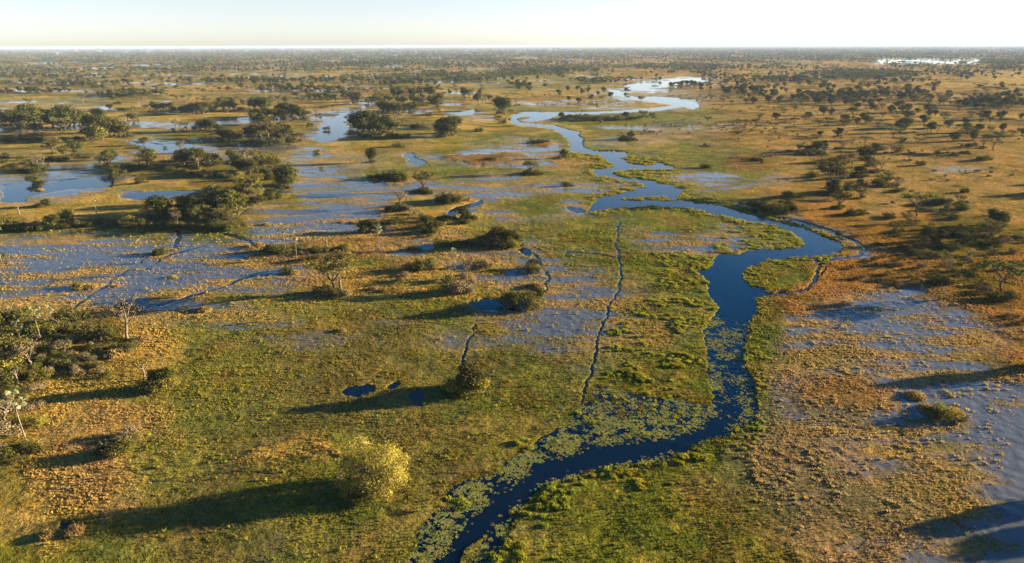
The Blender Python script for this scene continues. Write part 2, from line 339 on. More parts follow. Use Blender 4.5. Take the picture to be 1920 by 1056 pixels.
for pts, wd, val in [([(225,866),(290,878),(370,886),(450,893),(520,905)], (6,7), 1.3), ([(265,862),(340,858),(420,856),(520,851),(640,848)], (4,4), 1.1), ([(755,845),(830,850),(900,856),(960,872)], (4,5), 1.0), ([(680,950),(720,960),(770,972)], (6,8), 1.3), ([(1497,690),(1499,740),(1497,800),(1478,850),(1472,910),(1468,980),(1452,1056)], (3,5), .8), ([(1590,1000),(1570,1030),(1556,1056)], (4,6), .7),
 ([(60,870),(45,930),(30,980)], (4,5), .8), ([(215,870),(205,910),(190,935)], (3,4), .7), ([(560,700),(500,760),(470,830)], (3,4), .5), ([(215,610),(220,680),(200,760)], (3,4), .5),
 ([(1900,400),(1800,350),(1740,335)], (3,2), .5), ([(1180,1000),(1300,1010),(1420,1040)], (4,4), .4)]:
    add_line(TRACK, pts, wd, val)
MAP[..., :3] *= (1 - np.clip(.62 * TRACK[..., None], 0, .85))   # trodden wet mud

WATER[:60] = np.clip(WATER[:60], 0, 1)
WSOFT = box_blur(WATER, 1, 1)
near_w = box_blur(RIV_MASK, 14, 9)
rim = np.clip(box_blur(np.maximum(WATER - RIV_MASK, 0), 14, 4) * 3.0, 0, .85) * (VV < 500)
blend(slice(None), rim, 'w')

# density of plants
LILY = np.zeros((RH, RW), np.float32)
add_poly(LILY, [(735,1075),(800,985),(850,925),(960,860),(995,835),(1060,775),(1130,765),(1200,770),(1300,750),(1336,760),(1328,790),(1280,812),(1230,822),(1130,832),(1060,850),(1015,865),(960,902),(905,950),(850,1010),(800,1075)], .75)
add_poly(LILY, [(870,1075),(905,1010),(950,965),(990,945),(1010,915),(1090,890),(1180,872),(1290,848),(1360,818),(1410,795),(1416,800),(1350,835),(1250,870),(1180,890),(1100,905),(1020,930),(960,990),(920,1075)], .8)
add_poly(LILY, [(1322,600),(1352,600),(1362,650),(1352,700),(1356,760),(1350,775),(1330,780),(1336,735),(1326,700),(1324,650)], .5)
add_poly(LILY, [(1375,618),(1398,610),(1392,680),(1372,680)], .45)
add_poly(LILY, [(1372,700),(1405,705),(1424,755),(1412,792),(1370,815),(1372,780),(1395,760)], .35)
add_poly(LILY, [(1000,800),(1060,775),(1075,760),(1100,720),(1150,700),(1240,720),(1320,740),(1300,765),(1180,790),(1100,800)], .45)
LILY = box_blur(LILY, 9, 6)
ell_mask = np.zeros_like(LILY)
# the lily flats by the river are standing water under the pads
flat = np.clip(box_blur(LILY, 16, 10) * 2.2 - .35, 0, 1)
MAP[..., 4] = MAP[..., 4] * (1 - flat) + (-0.22) * flat
MAP[..., 3] *= 1 - np.clip(flat * 3, 0, 1)
for c_i, q_c in enumerate((.10, .085, .02)): MAP[..., c_i] += (q_c - MAP[..., c_i]) * np.clip(flat * 2, 0, .8)
REED = np.clip(near_w * 3.0, 0, 1) * (1 - WATER)
GREEN = np.clip((MAP[..., 1] / np.maximum(MAP[..., 0], 1e-3) - .62) * 4.0, 0, 1)
REED = np.clip(REED * (VV > 235) + 0.12 * GREEN * (VV > 420), 0, 1)

def sample(arr, u, v):
    fu = np.clip(u - U0, 0, RW - 1.001); fv = np.clip(v - V0, 0, RH - 1.001)
    i = fv.astype(int); j = fu.astype(int); a_ = fv - i; b_ = fu - j
    if arr.ndim == 3: a_ = a_[:, None]; b_ = b_[:, None]
    return (arr[i, j] * (1 - b_) + arr[i, j + 1] * b_) * (1 - a_) + (arr[i + 1, j] * (1 - b_) + arr[i + 1, j + 1] * b_) * a_

def ground_at(X, Y, full=False):
    """cover colour, wetness and height anywhere on the plain"""
    X = np.asarray(X, float).ravel(); Y = np.asarray(Y, float).ravel()
    u, v, d = project(X, Y)
    ok = (Y * cp + CAM_H * sp_ > 5)
    u = np.where(ok, u, 500.0); v = np.where(ok, v, 1299.0)
    pxm = d / FPX                                       # metres per survey pixel
    wl1 = 26.0
    n1 = fbm(X, Y, 60, 3, 1); n2 = fbm(X, Y, 60, 3, 2); n3 = fbm(X, Y, 9, 3, 3); n4 = fbm(X, Y, 9, 3, 4)
    far = np.clip((d - 500) / 1500, 0, 1)
    n5 = fbm(X, Y, 400, 3, 5); n6 = fbm(X, Y, 400, 3, 6)
    kx = np.minimum(14 * (1 + 0 * d), 60) ; ky = (v - 84) * 0.028
    du = (n1 * 26 + n3 * 6) + n5 * 22 * far; dv = (n2 * 2.2 + n4 * .6) * ky * 0.9 + n6 * ky * 2.2 * far
    m = sample(MAP, u + du, v + dv)
    p1 = fbm(X * .7, Y, 190, 4, 13); p2 = fbm(X * .8, Y, 150, 4, 14); p3 = fbm(X * .8, Y, 90, 4, 15)
    fk = np.clip((d - 420) / 500, 0, 1); dryness = np.clip(1 - m[:, 3] * 2, 0, 1)
    leftish = np.clip((1350 - u) / 500, .12, 1)
    for nz, th, ty, am in ((p1, .16, 'g', .85), (p2, .22, 'Y', .9), (p3, .26, 'L', .55), (p1 * -1, .34, 'w', .9)):
        wq = np.clip((nz - th) * 7, 0, 1) * fk * am * (leftish if ty in 'gw' else 1.0)
        tq = np.array(list(TYPES[ty][0]) + [TYPES[ty][1], TYPES[ty][2]])
        m = m + (tq - m) * wq[:, None]
    q1 = fbm(X, Y, 34, 4, 51); q2 = fbm(X, Y, 26, 4, 52); q3 = fbm(X, Y, 13, 3, 53)
    marsh = np.clip((1.43 - m[:, 0] / np.maximum(m[:, 1], 1e-3)) * 7, 0, 1) * np.clip(1.2 - m[:, 3] * 2, 0, 1)
    for nz, th, tc_, am in ((q1, .02, (.130, .150, .010), .75), (q2, .08, (.23, .14, .024), .55), (q3 + q1 * .5, .16, (.33, .27, .030), .55)):
        wq = np.clip((nz - th) * 3.5, 0, 1) * marsh * am
        m[:, :3] = m[:, :3] + (np.array(tc_) - m[:, :3]) * wq[:, None]
    dr = np.clip((fbm(X, Y, 22, 4, 54) - .05) * 3, 0, 1) * (1 - marsh) * np.clip(1 - m[:, 3] * 2, 0, 1)
    m[:, :3] *= (1 - .30 * dr[:, None] * np.array([1.0, .8, 1.1]))
    st = fbm(X * .28, Y, 12, 4, 71) + .5 * fbm(X * .3, Y, 45, 2, 72); isw = np.clip((m[:, 3] - .22) * 5, 0, 1)
    m[:, 3] = np.clip(m[:, 3] + isw * np.clip(st * 1.1, -.38, .40), 0, 1)
    gold = isw * np.clip(-st * 2.0, 0, .6); m[:, :3] = m[:, :3] + (np.array((.46, .29, .07)) - m[:, :3]) * gold[:, None]
    # water edges wander a little, in metres
    wx = fbm(X, Y, 5, 3, 8) * 1.3; wy = fbm(X, Y, 5, 3, 9) * 1.3
    far_fade = 1.0 / (1.0 + (d / 900.0) ** 2)
    big = np.clip(d / 260.0, .5, 3.2); wx2 = fbm(X, Y, 17, 3, 18) * big; wy2 = fbm(X, Y, 17, 3, 19) * big
    u2, v2, _ = project(X + wx * .7 + wx2, Y + wy * 1.0 + wy2 * 1.6)
    w_ = sample(WSOFT, np.where(ok, u2, u), np.where(ok, v2, v))
    w_ = np.where(v > V1 - 3, 0, w_)
    ragged = fbm(X, Y, 3.0, 3, 10)
    land = np.minimum(m[:, 4] + 0.10 * fbm(X, Y, 25, 3, 11) + 0.10 * ragged, 2.0)
    land = np.where(m[:, 4] > 0, np.maximum(land, 0.03), land)
    z = land + (-0.75 - land) * np.clip(w_ * 1.9 - 0.28 + ragged * .14, 0, 1)
    return m, z, w_, u, v, d

# ---------------------------------------------------------------- material helpers
def mat(name):
    m = bpy.data.materials.new(name); m.use_nodes = True
    nt = m.node_tree; nt.nodes.clear()
    return m, nt, (lambda t, **k: _node(nt, t, k)), nt.links.new
def _node(nt, t, k):
    n = nt.nodes.new(t)
    for a_, b_ in k.items(): setattr(n, a_, b_)
    return n
def noise_node(N, Lk, vec, scale, detail=3, rough=.55, dist=0.0):
    n = N('ShaderNodeTexNoise'); n.inputs['Scale'].default_value = scale; n.inputs['Detail'].default_value = detail
    n.inputs['Roughness'].default_value = rough; n.inputs['Distortion'].default_value = dist
    Lk(vec, n.inputs['Vector']); return n.outputs['Fac']
def maprange(N, Lk, x, a_, b_, c_, d_, smooth=False):
    n = N('ShaderNodeMapRange')
    if smooth: n.interpolation_type = 'SMOOTHSTEP'
    Lk(x, n.inputs[0])
    for i, q in enumerate((a_, b_, c_, d_)): n.inputs[i + 1].default_value = q
    return n.outputs[0]
def mathn(N, Lk, op, x, y):
    n = N('ShaderNodeMath', operation=op)
    for i, q in enumerate((x, y)):
        if isinstance(q, (int, float)): n.inputs[i].default_value = q
        elif q is not None: Lk(q, n.inputs[i])
    return n.outputs[0]
def mixc(N, Lk, fac, a_, b_, blend='MIX'):
    n = N('ShaderNodeMix', data_type='RGBA', blend_type=blend)
    for i, q in ((0, fac), (6, a_), (7, b_)):
        if isinstance(q, (int, float)): n.inputs[i].default_value = q
        elif isinstance(q, tuple): n.inputs[i].default_value = (*q, 1)
        else: Lk(q, n.inputs[i])
    return n.outputs[2]
def water_shader(N, Lk, geo, col=(0.001, 0.006, 0.018)):
    p = N('ShaderNodeBsdfPrincipled'); p.inputs['Base Color'].default_value = (*col, 1)
    p.inputs['Roughness'].default_value = 0.06; p.inputs['IOR'].default_value = 1.333
    return p

# ---------------------------------------------------------------- ground sheet
GRAD = 58000.0
az = np.concatenate([np.arange(-178, -46, 6.0), np.arange(-46, -41, .6), np.arange(-41, 41, .075), np.arange(41, 46, .6), np.arange(46, 180, 6.0)])
az = np.radians(az)
low = math.atan(CAM_H / GRAD)
vrow = np.arange(1110, 528 + FPX * math.tan(low - PITCH) + .3, -1.55)
ang = PITCH + np.arctan((vrow - 528) / FPX)
rad = np.concatenate([[1.0, 20, 50, 75, 90], CAM_H / np.tan(ang), [GRAD]])
AZ, RR = np.meshgrid(az, rad)
GX = (np.sin(AZ) * RR).ravel(); GY = (np.cos(AZ) * RR).ravel()
m_, gz, gw, gu, gv, gd = ground_at(GX, GY)
nr, nc = AZ.shape
def make_grid_mesh(name, X, Y, Z, nr, nc, facemask=None, smooth=True):
    idx = np.arange(nr * nc).reshape(nr, nc)
    a0 = idx[:-1, :]; a1 = np.roll(a0, -1, axis=1); b0 = idx[1:, :]; b1 = np.roll(b0, -1, axis=1)
    F = np.stack([a0, b0, b1, a1], axis=-1).reshape(-1, 4)[:, ::-1]
    F = F[:, ::-1] if False else F
    if facemask is not None:
        F = F[facemask]
        used = np.unique(F); re = np.full(nr * nc, -1); re[used] = np.arange(len(used)); F = re[F]
        X, Y, Z = X[used], Y[used], Z[used]
    me = bpy.data.meshes.new(name)
    me.vertices.add(len(X)); me.vertices.foreach_set('co', np.stack([X, Y, Z], 1).astype(np.float32).ravel())
    me.loops.add(F.size); me.loops.foreach_set('vertex_index', F.astype(np.int32).ravel())
    me.polygons.add(len(F)); me.polygons.foreach_set('loop_start', (np.arange(len(F)) * 4).astype(np.int32))
    me.update(calc_edges=True)
    me.polygons.foreach_set('use_smooth', np.full(len(F), smooth)); me.update()
    if me.polygons[0].normal.z < 0: me.flip_normals()
    return me
def structure(name, me, m):
    o = bpy.data.objects.new(name, me); COL.objects.link(o); o['kind'] = 'structure'
    if m: me.materials.append(m)
    return o
gme = make_grid_mesh('ground', GX, GY, gz, nr, nc)
colat = gme.color_attributes.new('cover', 'FLOAT_COLOR', 'POINT')
cc = np.ones((len(GX), 4), np.float32); cc[:, :3] = np.clip(m_[:, :3], 0, 1); cc[:, 3] = 1
colat.data.foreach_set('color', cc.ravel())
wa = gme.attributes.new('wetness', 'FLOAT', 'POINT'); wa.data.foreach_set('value', np.clip(m_[:, 3], 0, 1).astype(np.float32))

gm, nt, N, Lk = mat('ground_cover')
out = N('ShaderNodeOutputMaterial'); geo = N('ShaderNodeNewGeometry'); P = geo.outputs['Position']
at = N('ShaderNodeAttribute', attribute_name='cover'); wt = N('ShaderNodeAttribute', attribute_name='wetness')
nA = noise_node(N, Lk, P, .035, 5, .6, .4); nB = noise_node(N, Lk, P, .35, 4, .65); nC = noise_node(N, Lk, P, 1.6, 3, .7)
nD = noise_node(N, Lk, P, .11, 5, .62, .6)
c1 = mixc(N, Lk, maprange(N, Lk, nA, .42, .60, 0, .85), at.outputs['Color'], mixc(N, Lk, 1.0, at.outputs['Color'], (.56, .70, .50), 'MULTIPLY'))
c2 = mixc(N, Lk, maprange(N, Lk, nD, .42, .62, 0, .9), c1, mixc(N, Lk, 1.0, c1, (1.40, 1.20, .85), 'MULTIPLY'))
c3 = mixc(N, Lk, maprange(N, Lk, nB, .35, .60, .75, 0), c2, mixc(N, Lk, 1.0, c2, (.45, .50, .45), 'MULTIPLY'))
c4 = mixc(N, Lk, maprange(N, Lk, nC, .40, .62, .8, 0), c3, mixc(N, Lk, 1.0, c3, (.38, .40, .40), 'MULTIPLY'))
bs = N('ShaderNodeBsdfDiffuse'); Lk(c4, bs.inputs['Color'])
bmp = N('ShaderNodeBump'); bmp.inputs['Strength'].default_value = 1.0; bmp.inputs['Distance'].default_value = 1.7
hgt = mathn(N, Lk, 'ADD', mathn(N, Lk, 'MULTIPLY', nC, .7), mathn(N, Lk, 'MULTIPLY', nB, 1.3))
Lk(hgt, bmp.inputs['Height']); Lk(bmp.outputs[0], bs.inputs['Normal'])
wsh = water_shader(N, Lk, geo, (.085, .095, .115))
wsh.inputs['Roughness'].default_value = .10
thr = mathn(N, Lk, 'ADD', mathn(N, Lk, 'MULTIPLY', nB, .55), mathn(N, Lk, 'MULTIPLY', nC, .45))
thr = mathn(N, Lk, 'ADD', thr, mathn(N, Lk, 'MULTIPLY', mathn(N, Lk, 'SUBTRACT', nD, .5), .5))
wf = mathn(N, Lk, 'SUBTRACT', thr, mathn(N, Lk, 'SUBTRACT', .78, mathn(N, Lk, 'MULTIPLY', wt.outputs['Fac'], .48)))
wf = maprange(N, Lk, wf, -.05, .06, 0, 1, True)
veil = mathn(N, Lk, 'MULTIPLY', wt.outputs['Fac'], maprange(N, Lk, mathn(N, Lk, 'ADD', mathn(N, Lk, 'MULTIPLY', nC, .55), mathn(N, Lk, 'ADD', mathn(N, Lk, 'MULTIPLY', nB, .2), mathn(N, Lk, 'MULTIPLY', nD, .25))), .42, .58, .05, 1.25))
wf = mathn(N, Lk, 'MAXIMUM', mathn(N, Lk, 'MULTIPLY', wf, .9), veil)
mx = N('ShaderNodeMixShader'); Lk(wf, mx.inputs[0]); Lk(bs.outputs[0], mx.inputs[1]); Lk(wsh.outputs[0], mx.inputs[2])
Lk(mx.outputs[0], out.inputs[0])
ground = structure('ground', gme, gm)

# ---------------------------------------------------------------- water sheets
wm, nt, N, Lk = mat('river_water')
out = N('ShaderNodeOutputMaterial'); geo = N('ShaderNodeNewGeometry')
p = water_shader(N, Lk, geo); wb = N('ShaderNodeBump'); wb.inputs['Strength'].default_value = .25; wb.inputs['Distance'].default_value = .02
nn = noise_node(N, Lk, geo.outputs['Position'], .9, 3, .6); Lk(nn, wb.inputs['Height']); Lk(wb.outputs[0], p.inputs['Normal'])
Lk(p.outputs[0], out.inputs[0])
waz = np.radians(np.concatenate([np.arange(-180, -45, 9.0), np.arange(-45, 45, .3), np.arange(45, 180, 9.0)]))
wrad = np.concatenate([[.8, 40, 80], CAM_H / np.tan(PITCH + np.arctan((np.arange(1110, 92, -5.0) - 528) / FPX)), [GRAD - 50]])
WA, WR = np.meshgrid(waz, wrad); WX = (np.sin(WA) * WR).ravel(); WY = (np.cos(WA) * WR).ravel()
wnr, wnc = WA.shape
wu, wv, _ = project(WX, WY); okw = (WY > 20)
rm = np.where(okw, sample(box_blur(RIV_MASK, 16, 10), wu, wv), 0).reshape(wnr, wnc)
fm = (rm[:-1] > .001) | (np.roll(rm[:-1], -1, 1) > .001) | (rm[1:] > .001) | (np.roll(rm[1:], -1, 1) > .001)
fm = fm.ravel()
structure('river', make_grid_mesh('river', WX, WY, 0 * WX, wnr, wnc, fm), wm)
structure('floodwater', make_grid_mesh('floodwater', WX, WY, 0 * WX, wnr, wnc, ~fm), wm)

# ---------------------------------------------------------------- small meshes
def mesh_from(name, V, F, mats, smooth=False, mi=None):
    me = bpy.data.meshes.new(name); V = np.asarray(V, np.float32)
    me.from_pydata(V.tolist(), [], [tuple(int(q) for q in f) for f in F])
    for q in mats: me.materials.append(q)
    if mi is not None: me.polygons.foreach_set('material_index', np.asarray(mi, np.int32))
    if smooth: me.polygons.foreach_set('use_smooth', np.ones(len(F), bool))
    me.update(); return me
def blades(r_, n, height, spread, width, lean=.5, seg=1):
    V = []; F = []
    for i in range(n):
        a_ = r_.uniform(0, 2 * math.pi); d_ = spread * math.sqrt(r_.random())
        bx, by = math.cos(a_) * d_, math.sin(a_) * d_
        h = height * r_.uniform(.55, 1.0); fa = r_.uniform(0, 2 * math.pi)
        dx, dy = math.cos(fa) * width / 2, math.sin(fa) * width / 2
        lx, ly = math.cos(a_) * lean * h * r_.uniform(.3, 1), math.sin(a_) * lean * h * r_.uniform(.3, 1)
        k = len(V)
        V += [(bx - dx, by - dy, -.08), (bx + dx, by + dy, -.08), (bx + dx * 1.1 + lx * .4, by + dy * 1.1 + ly * .4, h * .6), (bx - dx * 1.1 + lx * .4, by - dy * 1.1 + ly * .4, h * .6), (bx + lx, by + ly, h)]
        F += [(k, k + 1, k + 2, k + 3), (k + 3, k + 2, k + 4)]
    return V, F
def plant_mat(name, col, trans=.25, inst=False, var=.35, lv=.42):
    m, nt, N, Lk = mat(name)
    out = N('ShaderNodeOutputMaterial')
    if inst:
        at = N('ShaderNodeAttribute', attribute_name='tint', attribute_type='INSTANCER'); base = at.outputs['Color']
    else:
        rgb = N('ShaderNodeRGB'); rgb.outputs[0].default_value = (*col, 1); base = rgb.outputs[0]
    oi = N('ShaderNodeObjectInfo'); geo = N('ShaderNodeNewGeometry')
    # per plant and per leaf colour differences
    v1 = maprange(N, Lk, oi.outputs['Random'], 0, 1, 1 - var, 1 + var)
    v2 = maprange(N, Lk, geo.outputs['Random Per Island'], 0, 1, 1 - lv, 1 + lv)
    val = mathn(N, Lk, 'MULTIPLY', v1, v2)
    hs = N('ShaderNodeHueSaturation'); Lk(base, hs.inputs['Color']); Lk(val, hs.inputs['Value'])
    wn_ = N('ShaderNodeTexWhiteNoise', noise_dimensions='1D'); Lk(oi.outputs['Random'], wn_.inputs['W'])
    Lk(maprange(N, Lk, wn_.outputs['Value'], 0, 1, .49, .512), hs.inputs['Hue'])
    d = N('ShaderNodeBsdfDiffuse'); t = N('ShaderNodeBsdfTranslucent'); Lk(hs.outputs[0], d.inputs['Color']); Lk(hs.outputs[0], t.inputs['Color'])
    mx = N('ShaderNodeMixShader'); mx.inputs[0].default_value = trans
    Lk(d.outputs[0], mx.inputs[1]); Lk(t.outputs[0], mx.inputs[2]); Lk(mx.outputs[0], out.inputs[0])
    return m
def stuff_points(name, X, Y, Z, S, tint, template_meshes, label, cat, zs=None):
    """one 'stuff' object: points carrying instances through geometry nodes"""
    me = bpy.data.meshes.new(name); n = len(X)
    me.vertices.add(n); me.vertices.foreach_set('co', np.stack([X, Y, Z], 1).astype(np.float32).ravel())
    def fa(nm, arr): q = me.attributes.new(nm, 'FLOAT', 'POINT'); q.data.foreach_set('value', np.asarray(arr, np.float32))
    fa('size', S); fa('turn', rng.random(n) * 6.283); fa('tall', S if zs is None else zs)
    q = me.attributes.new('pick', 'INT', 'POINT'); q.data.foreach_set('value', rng.integers(0, len(template_meshes), n).astype(np.int32))
    if tint is not None:
        t4 = np.ones((n, 4), np.float32); t4[:, :3] = tint
        q = me.attributes.new('tint', 'FLOAT_COLOR', 'POINT'); q.data.foreach_set('color', t4.ravel())
    o = bpy.data.objects.new(name, me); COL.objects.link(o)
    o['kind'] = 'stuff'; o['label'] = label; o['category'] = cat
    g = bpy.data.node_groups.new(name + '_scatter', 'GeometryNodeTree')
    g.interface.new_socket('Geometry', in_out='INPUT', socket_type='NodeSocketGeometry')
    g.interface.new_socket('Geometry', in_out='OUTPUT', socket_type='NodeSocketGeometry')
    gi_ = g.nodes.new('NodeGroupInput'); go_ = g.nodes.new('NodeGroupOutput'); ip = g.nodes.new('GeometryNodeInstanceOnPoints')
    jn = g.nodes.new('GeometryNodeGeometryToInstance')
    for tm in reversed(template_meshes):
        tobj = bpy.data.objects.new(tm.name, tm)
        oi = g.nodes.new('GeometryNodeObjectInfo'); oi.inputs['Object'].default_value = tobj; oi.inputs['As Instance'].default_value = False
        g.links.new(oi.outputs['Geometry'], jn.inputs[0])
    def na(nm, dt):
        q = g.nodes.new('GeometryNodeInputNamedAttribute'); q.data_type = dt; q.inputs['Name'].default_value = nm; return q.outputs['Attribute']
    g.links.new(gi_.outputs[0], ip.inputs['Points']); g.links.new(jn.outputs[0], ip.inputs['Instance'])
    ip.inputs['Pick Instance'].default_value = True; g.links.new(na('pick', 'INT'), ip.inputs['Instance Index'])
    cx = g.nodes.new('ShaderNodeCombineXYZ'); g.links.new(na('turn', 'FLOAT'), cx.inputs[2])
    er = g.nodes.new('FunctionNodeEulerToRotation'); g.links.new(cx.outputs[0], er.inputs[0]); g.links.new(er.outputs[0], ip.inputs['Rotation'])
    cs = g.nodes.new('ShaderNodeCombineXYZ'); sz = na('size', 'FLOAT')
    g.links.new(sz, cs.inputs[0]); g.links.new(sz, cs.inputs[1]); g.links.new(na('tall', 'FLOAT'), cs.inputs[2]); g.links.new(cs.outputs[0], ip.inputs['Scale'])
    g.links.new(ip.outputs[0], go_.inputs[0])
    md = o.modifiers.new('scatter', 'NODES'); md.node_group = g
    return o

def scatter(n, rmin, rmax, halfang=40.0):
    """even spread over the wedge of plain in view"""
    r_ = np.sqrt(rng.random(n) * (rmax ** 2 - rmin ** 2) + rmin ** 2); t_ = np.radians(rng.uniform(-halfang, halfang, n))
    return np.sin(t_) * r_, np.cos(t_) * r_

pr = random.Random(3)
grass_mat = plant_mat('grass_blades', (.3, .2, .05), .3, True, .2, .22)
tuft_meshes = [mesh_from('tuft_blades', *blades(pr, 9, 1.0, .38, .16, .55), [grass_mat]) for _ in range(4)]
def lily_mesh(r_):
    V = []; F = []
    for i in range(6):
        a_ = r_.uniform(0, 6.28); d_ = .75 * math.sqrt(r_.random()); cx_, cy_ = math.cos(a_) * d_, math.sin(a_) * d_
        rr_ = r_.uniform(.16, .34); k = len(V); z_ = .02 + .012 * i
        for q in range(7):
            b_ = q / 7 * 6.283; V.append((cx_ + math.cos(b_) * rr_, cy_ + math.sin(b_) * rr_, z_ + .03 * r_.random()))
        F.append(tuple(range(k, k + 7)))
    return V, F
lily_mat = plant_mat('lily_pad_leaf', (.12, .14, .05), .05, True, .3)
lily_meshes = [mesh_from('lily_cluster', *lily_mesh(pr), [lily_mat]) for _ in range(4)]
def tuft_layer(name, n, rmin, rmax, keep, size, tintf, label, cat, meshes=tuft_meshes):
    X, Y = scatter(n, rmin, rmax)
    m, z, w_, u, v, d = ground_at(X, Y)
    pk = keep(m, z, w_, u, v, d, X, Y); sel = rng.random(n) < pk
    X, Y, m, z, w_, d = X[sel], Y[sel], m[sel], z[sel], w_[sel], d[sel]
    S = size(m, X, Y, d) * rng.uniform(.6, 1.35, len(X))
    t = tintf(m, len(X), X, Y)
    return stuff_points(name, X, Y, z, S, t, meshes, label, cat)
wet_of = lambda m: m[:, 3]
# dry bunch grass on the right bank and on the islands
def k_dry(m, z, w_, u, v, d, X, Y):
    clump = fbm(X, Y, 14, 3, 21)
    dry = np.clip((m[:, 0] / np.maximum(m[:, 1], 1e-3) - 1.25) * 3, 0, 1)
    return dry * np.clip(.5 + clump * 1.6, .06, 1) * np.clip(1.1 - m[:, 3] * .95, .2, 1) * (w_ < .1) * (z > .02)
tuft_layer('dry_grass', 260000, 112, 420, k_dry, lambda m, X, Y, d: (.30 - .08 * m[:, 3] + d * .0006 + .15 * np.clip(fbm(X, Y, 30, 2, 22), -.5, 1)) * .9,
           lambda m, n, X, Y: np.clip(m[:, :3], .02, 1) * np.array([.98, .98, .95]),
           'tan bunch grass tufts covering the dry and flooded ground on both sides of the river', 'grass')
def k_bunch(m, z, w_, u, v, d, X, Y):
    e1 = np.exp(-(((u - 1490) / 95) ** 2 + ((v - 890) / 75) ** 2)); e2 = np.exp(-(((u - 1560) / 70) ** 2 + ((v - 700) / 70) ** 2)); e3 = np.exp(-(((u - 1720) / 260) ** 2 + ((v - 800) / 200) ** 2))
    return np.clip(e1 * 1.1 + e2 * .7 + e3 * .28, 0, 1) * np.clip(.55 + fbm(X, Y, 5, 2, 61) * 2.0, 0, 1) * (w_ < .1) * (u > 1380)
bunch_meshes = [mesh_from('bunch_blades', *blades(pr, 26, .8, .55, .14, .7), [grass_mat]) for _ in range(3)]
tuft_layer('bunch_grass', 70000, 112, 380, k_bunch, lambda m, X, Y, d: .58 + .3 * np.clip(fbm(X, Y, 12, 2, 62), -.6, 1),
           lambda m, n, X, Y: np.stack([.36 + .08 * rng.random(n), .26 + .05 * rng.random(n), .10 + .03 * rng.random(n)], 1),
           'pale rounded bunch grass dotting the flat on the right bank', 'grass', bunch_meshes)
def k_marsh(m, z, w_, u, v, d, X, Y):
    clump = fbm(X, Y, 10, 3, 23)
    g_ = 1 - np.clip((m[:, 0] / np.maximum(m[:, 1], 1e-3) - 1.35) * 3, 0, 1)
    return g_ * np.clip(.42 + clump * 1.3, .03, 1) * np.clip(1.1 - m[:, 3] * 1.6, .03, 1) * (w_ < .12) * (z > .01)
tuft_layer('marsh_grass', 260000, 112, 380, k_marsh, lambda m, X, Y, d: .20 + d * .0007,
           lambda m, n, X, Y: np.clip(m[:, :3], .02, 1) * np.array([.95, .97, .9]),
           'olive marsh grass standing in the shallow flooded meadows', 'marsh grass')
def dome_mesh(r_):
    V = []; F = []
    for q in range(34):
        a_ = r_.uniform(0, 6.28); d_ = math.sqrt(r_.random()); bv, bf = blades(r_, 2, 1.1 - .5 * d_ * d_, .12, .16, .5); k = len(V)
        V += [(x + math.cos(a_) * d_, y + math.sin(a_) * d_, z) for x, y, z in bv]; F += [tuple(q_ + k for q_ in f) for f in bf]
    return V, F
dome_meshes = [mesh_from('reed_clump', *dome_mesh(pr), [grass_mat]) for _ in range(4)]
RZ = np.zeros((RH, RW), np.float32)
add_poly(RZ, [(1150,600),(1225,560),(1345,560),(1352,585),(1326,610),(1326,690),(1332,720),(1320,750),(1270,790),(1210,800),(1150,780),(1130,720)], .42)
add_poly(RZ, [(870,1075),(915,1005),(960,965),(1000,940),(1030,912),(1110,890),(1170,878),(1280,855),(1370,818),(1430,790),(1428,830),(1330,880),(1230,915),(1100,930),(1040,960),(1010,1010),(990,1075)], 1.0)
add_poly(RZ, [(1395,640),(1430,640),(1440,700),(1440,780),(1418,780),(1412,720),(1398,690)], .6)
add_poly(RZ, [(1230,470),(1340,480),(1325,540),(1300,560),(1230,540)], .5)
add_poly(RZ, [(1395,500),(1470,490),(1560,480),(1570,490),(1480,505),(1400,525)], .6)
add_poly(RZ, [(1380,415),(1480,440),(1505,465),(1380,478),(1340,470)], .35)
add_poly(RZ, [(960,830),(1010,810),(1020,850),(980,870)], .8)
add_poly(RZ, [(1210,770),(1260,750),(1320,755),(1320,775),(1260,800)], .8)
add_poly(RZ, [(725,1075),(780,1000),(840,930),(950,860),(1000,825),(1080,770),(1150,770),(1130,800),(1040,835),(985,870),(925,925),(860,985),(800,1075)], .45)
RZ = box_blur(RZ, 6, 4)
def k_dome(m, z, w_, u, v, d, X, Y):
    r_ = sample(RZ, u, v); clump = fbm(X, Y, 11, 3, 35)
    return np.clip((r_ - .5) + clump * 2.4, 0, 1) * np.where(z < 0, .35, 1) * (r_ > .12) * (w_ < .5) * (z > -.6)
tuft_layer('reed_mounds', 42000, 112, 420, k_dome, lambda m, X, Y, d: .70 + .3 * np.clip(fbm(X, Y, 11, 2, 35), -.6, 1),
           lambda m, n, X, Y: np.stack([.23 + .07 * rng.random(n) + .06 * np.clip(fbm(X, Y, 20, 2, 36), -1, 1), .24 + .04 * rng.random(n), .022 + 0 * X], 1),
           'bright yellow green clumps of papyrus crowding the inner banks of the river', 'papyrus', dome_meshes)
def k_reed(m, z, w_, u, v, d, X, Y):
    r_ = sample(REED, u, v); clump = fbm(X, Y, 9, 3, 25)
    return np.clip(r_ * (.45 + clump * 2.2), 0, 1) * (w_ < .35) * (z > -.3)
tuft_layer('reed_beds', 300000, 112, 700, k_reed, lambda m, X, Y, d: .42 + d * .0012 + .28 * np.clip(fbm(X, Y, 9, 2, 26), -.6, 1),
           lambda m, n, X, Y: np.stack([.20 + .09 * rng.random(n), .19 + .05 * rng.random(n), .022 + 0 * X], 1),
           'yellow green reeds lining the banks of the winding river', 'reeds')
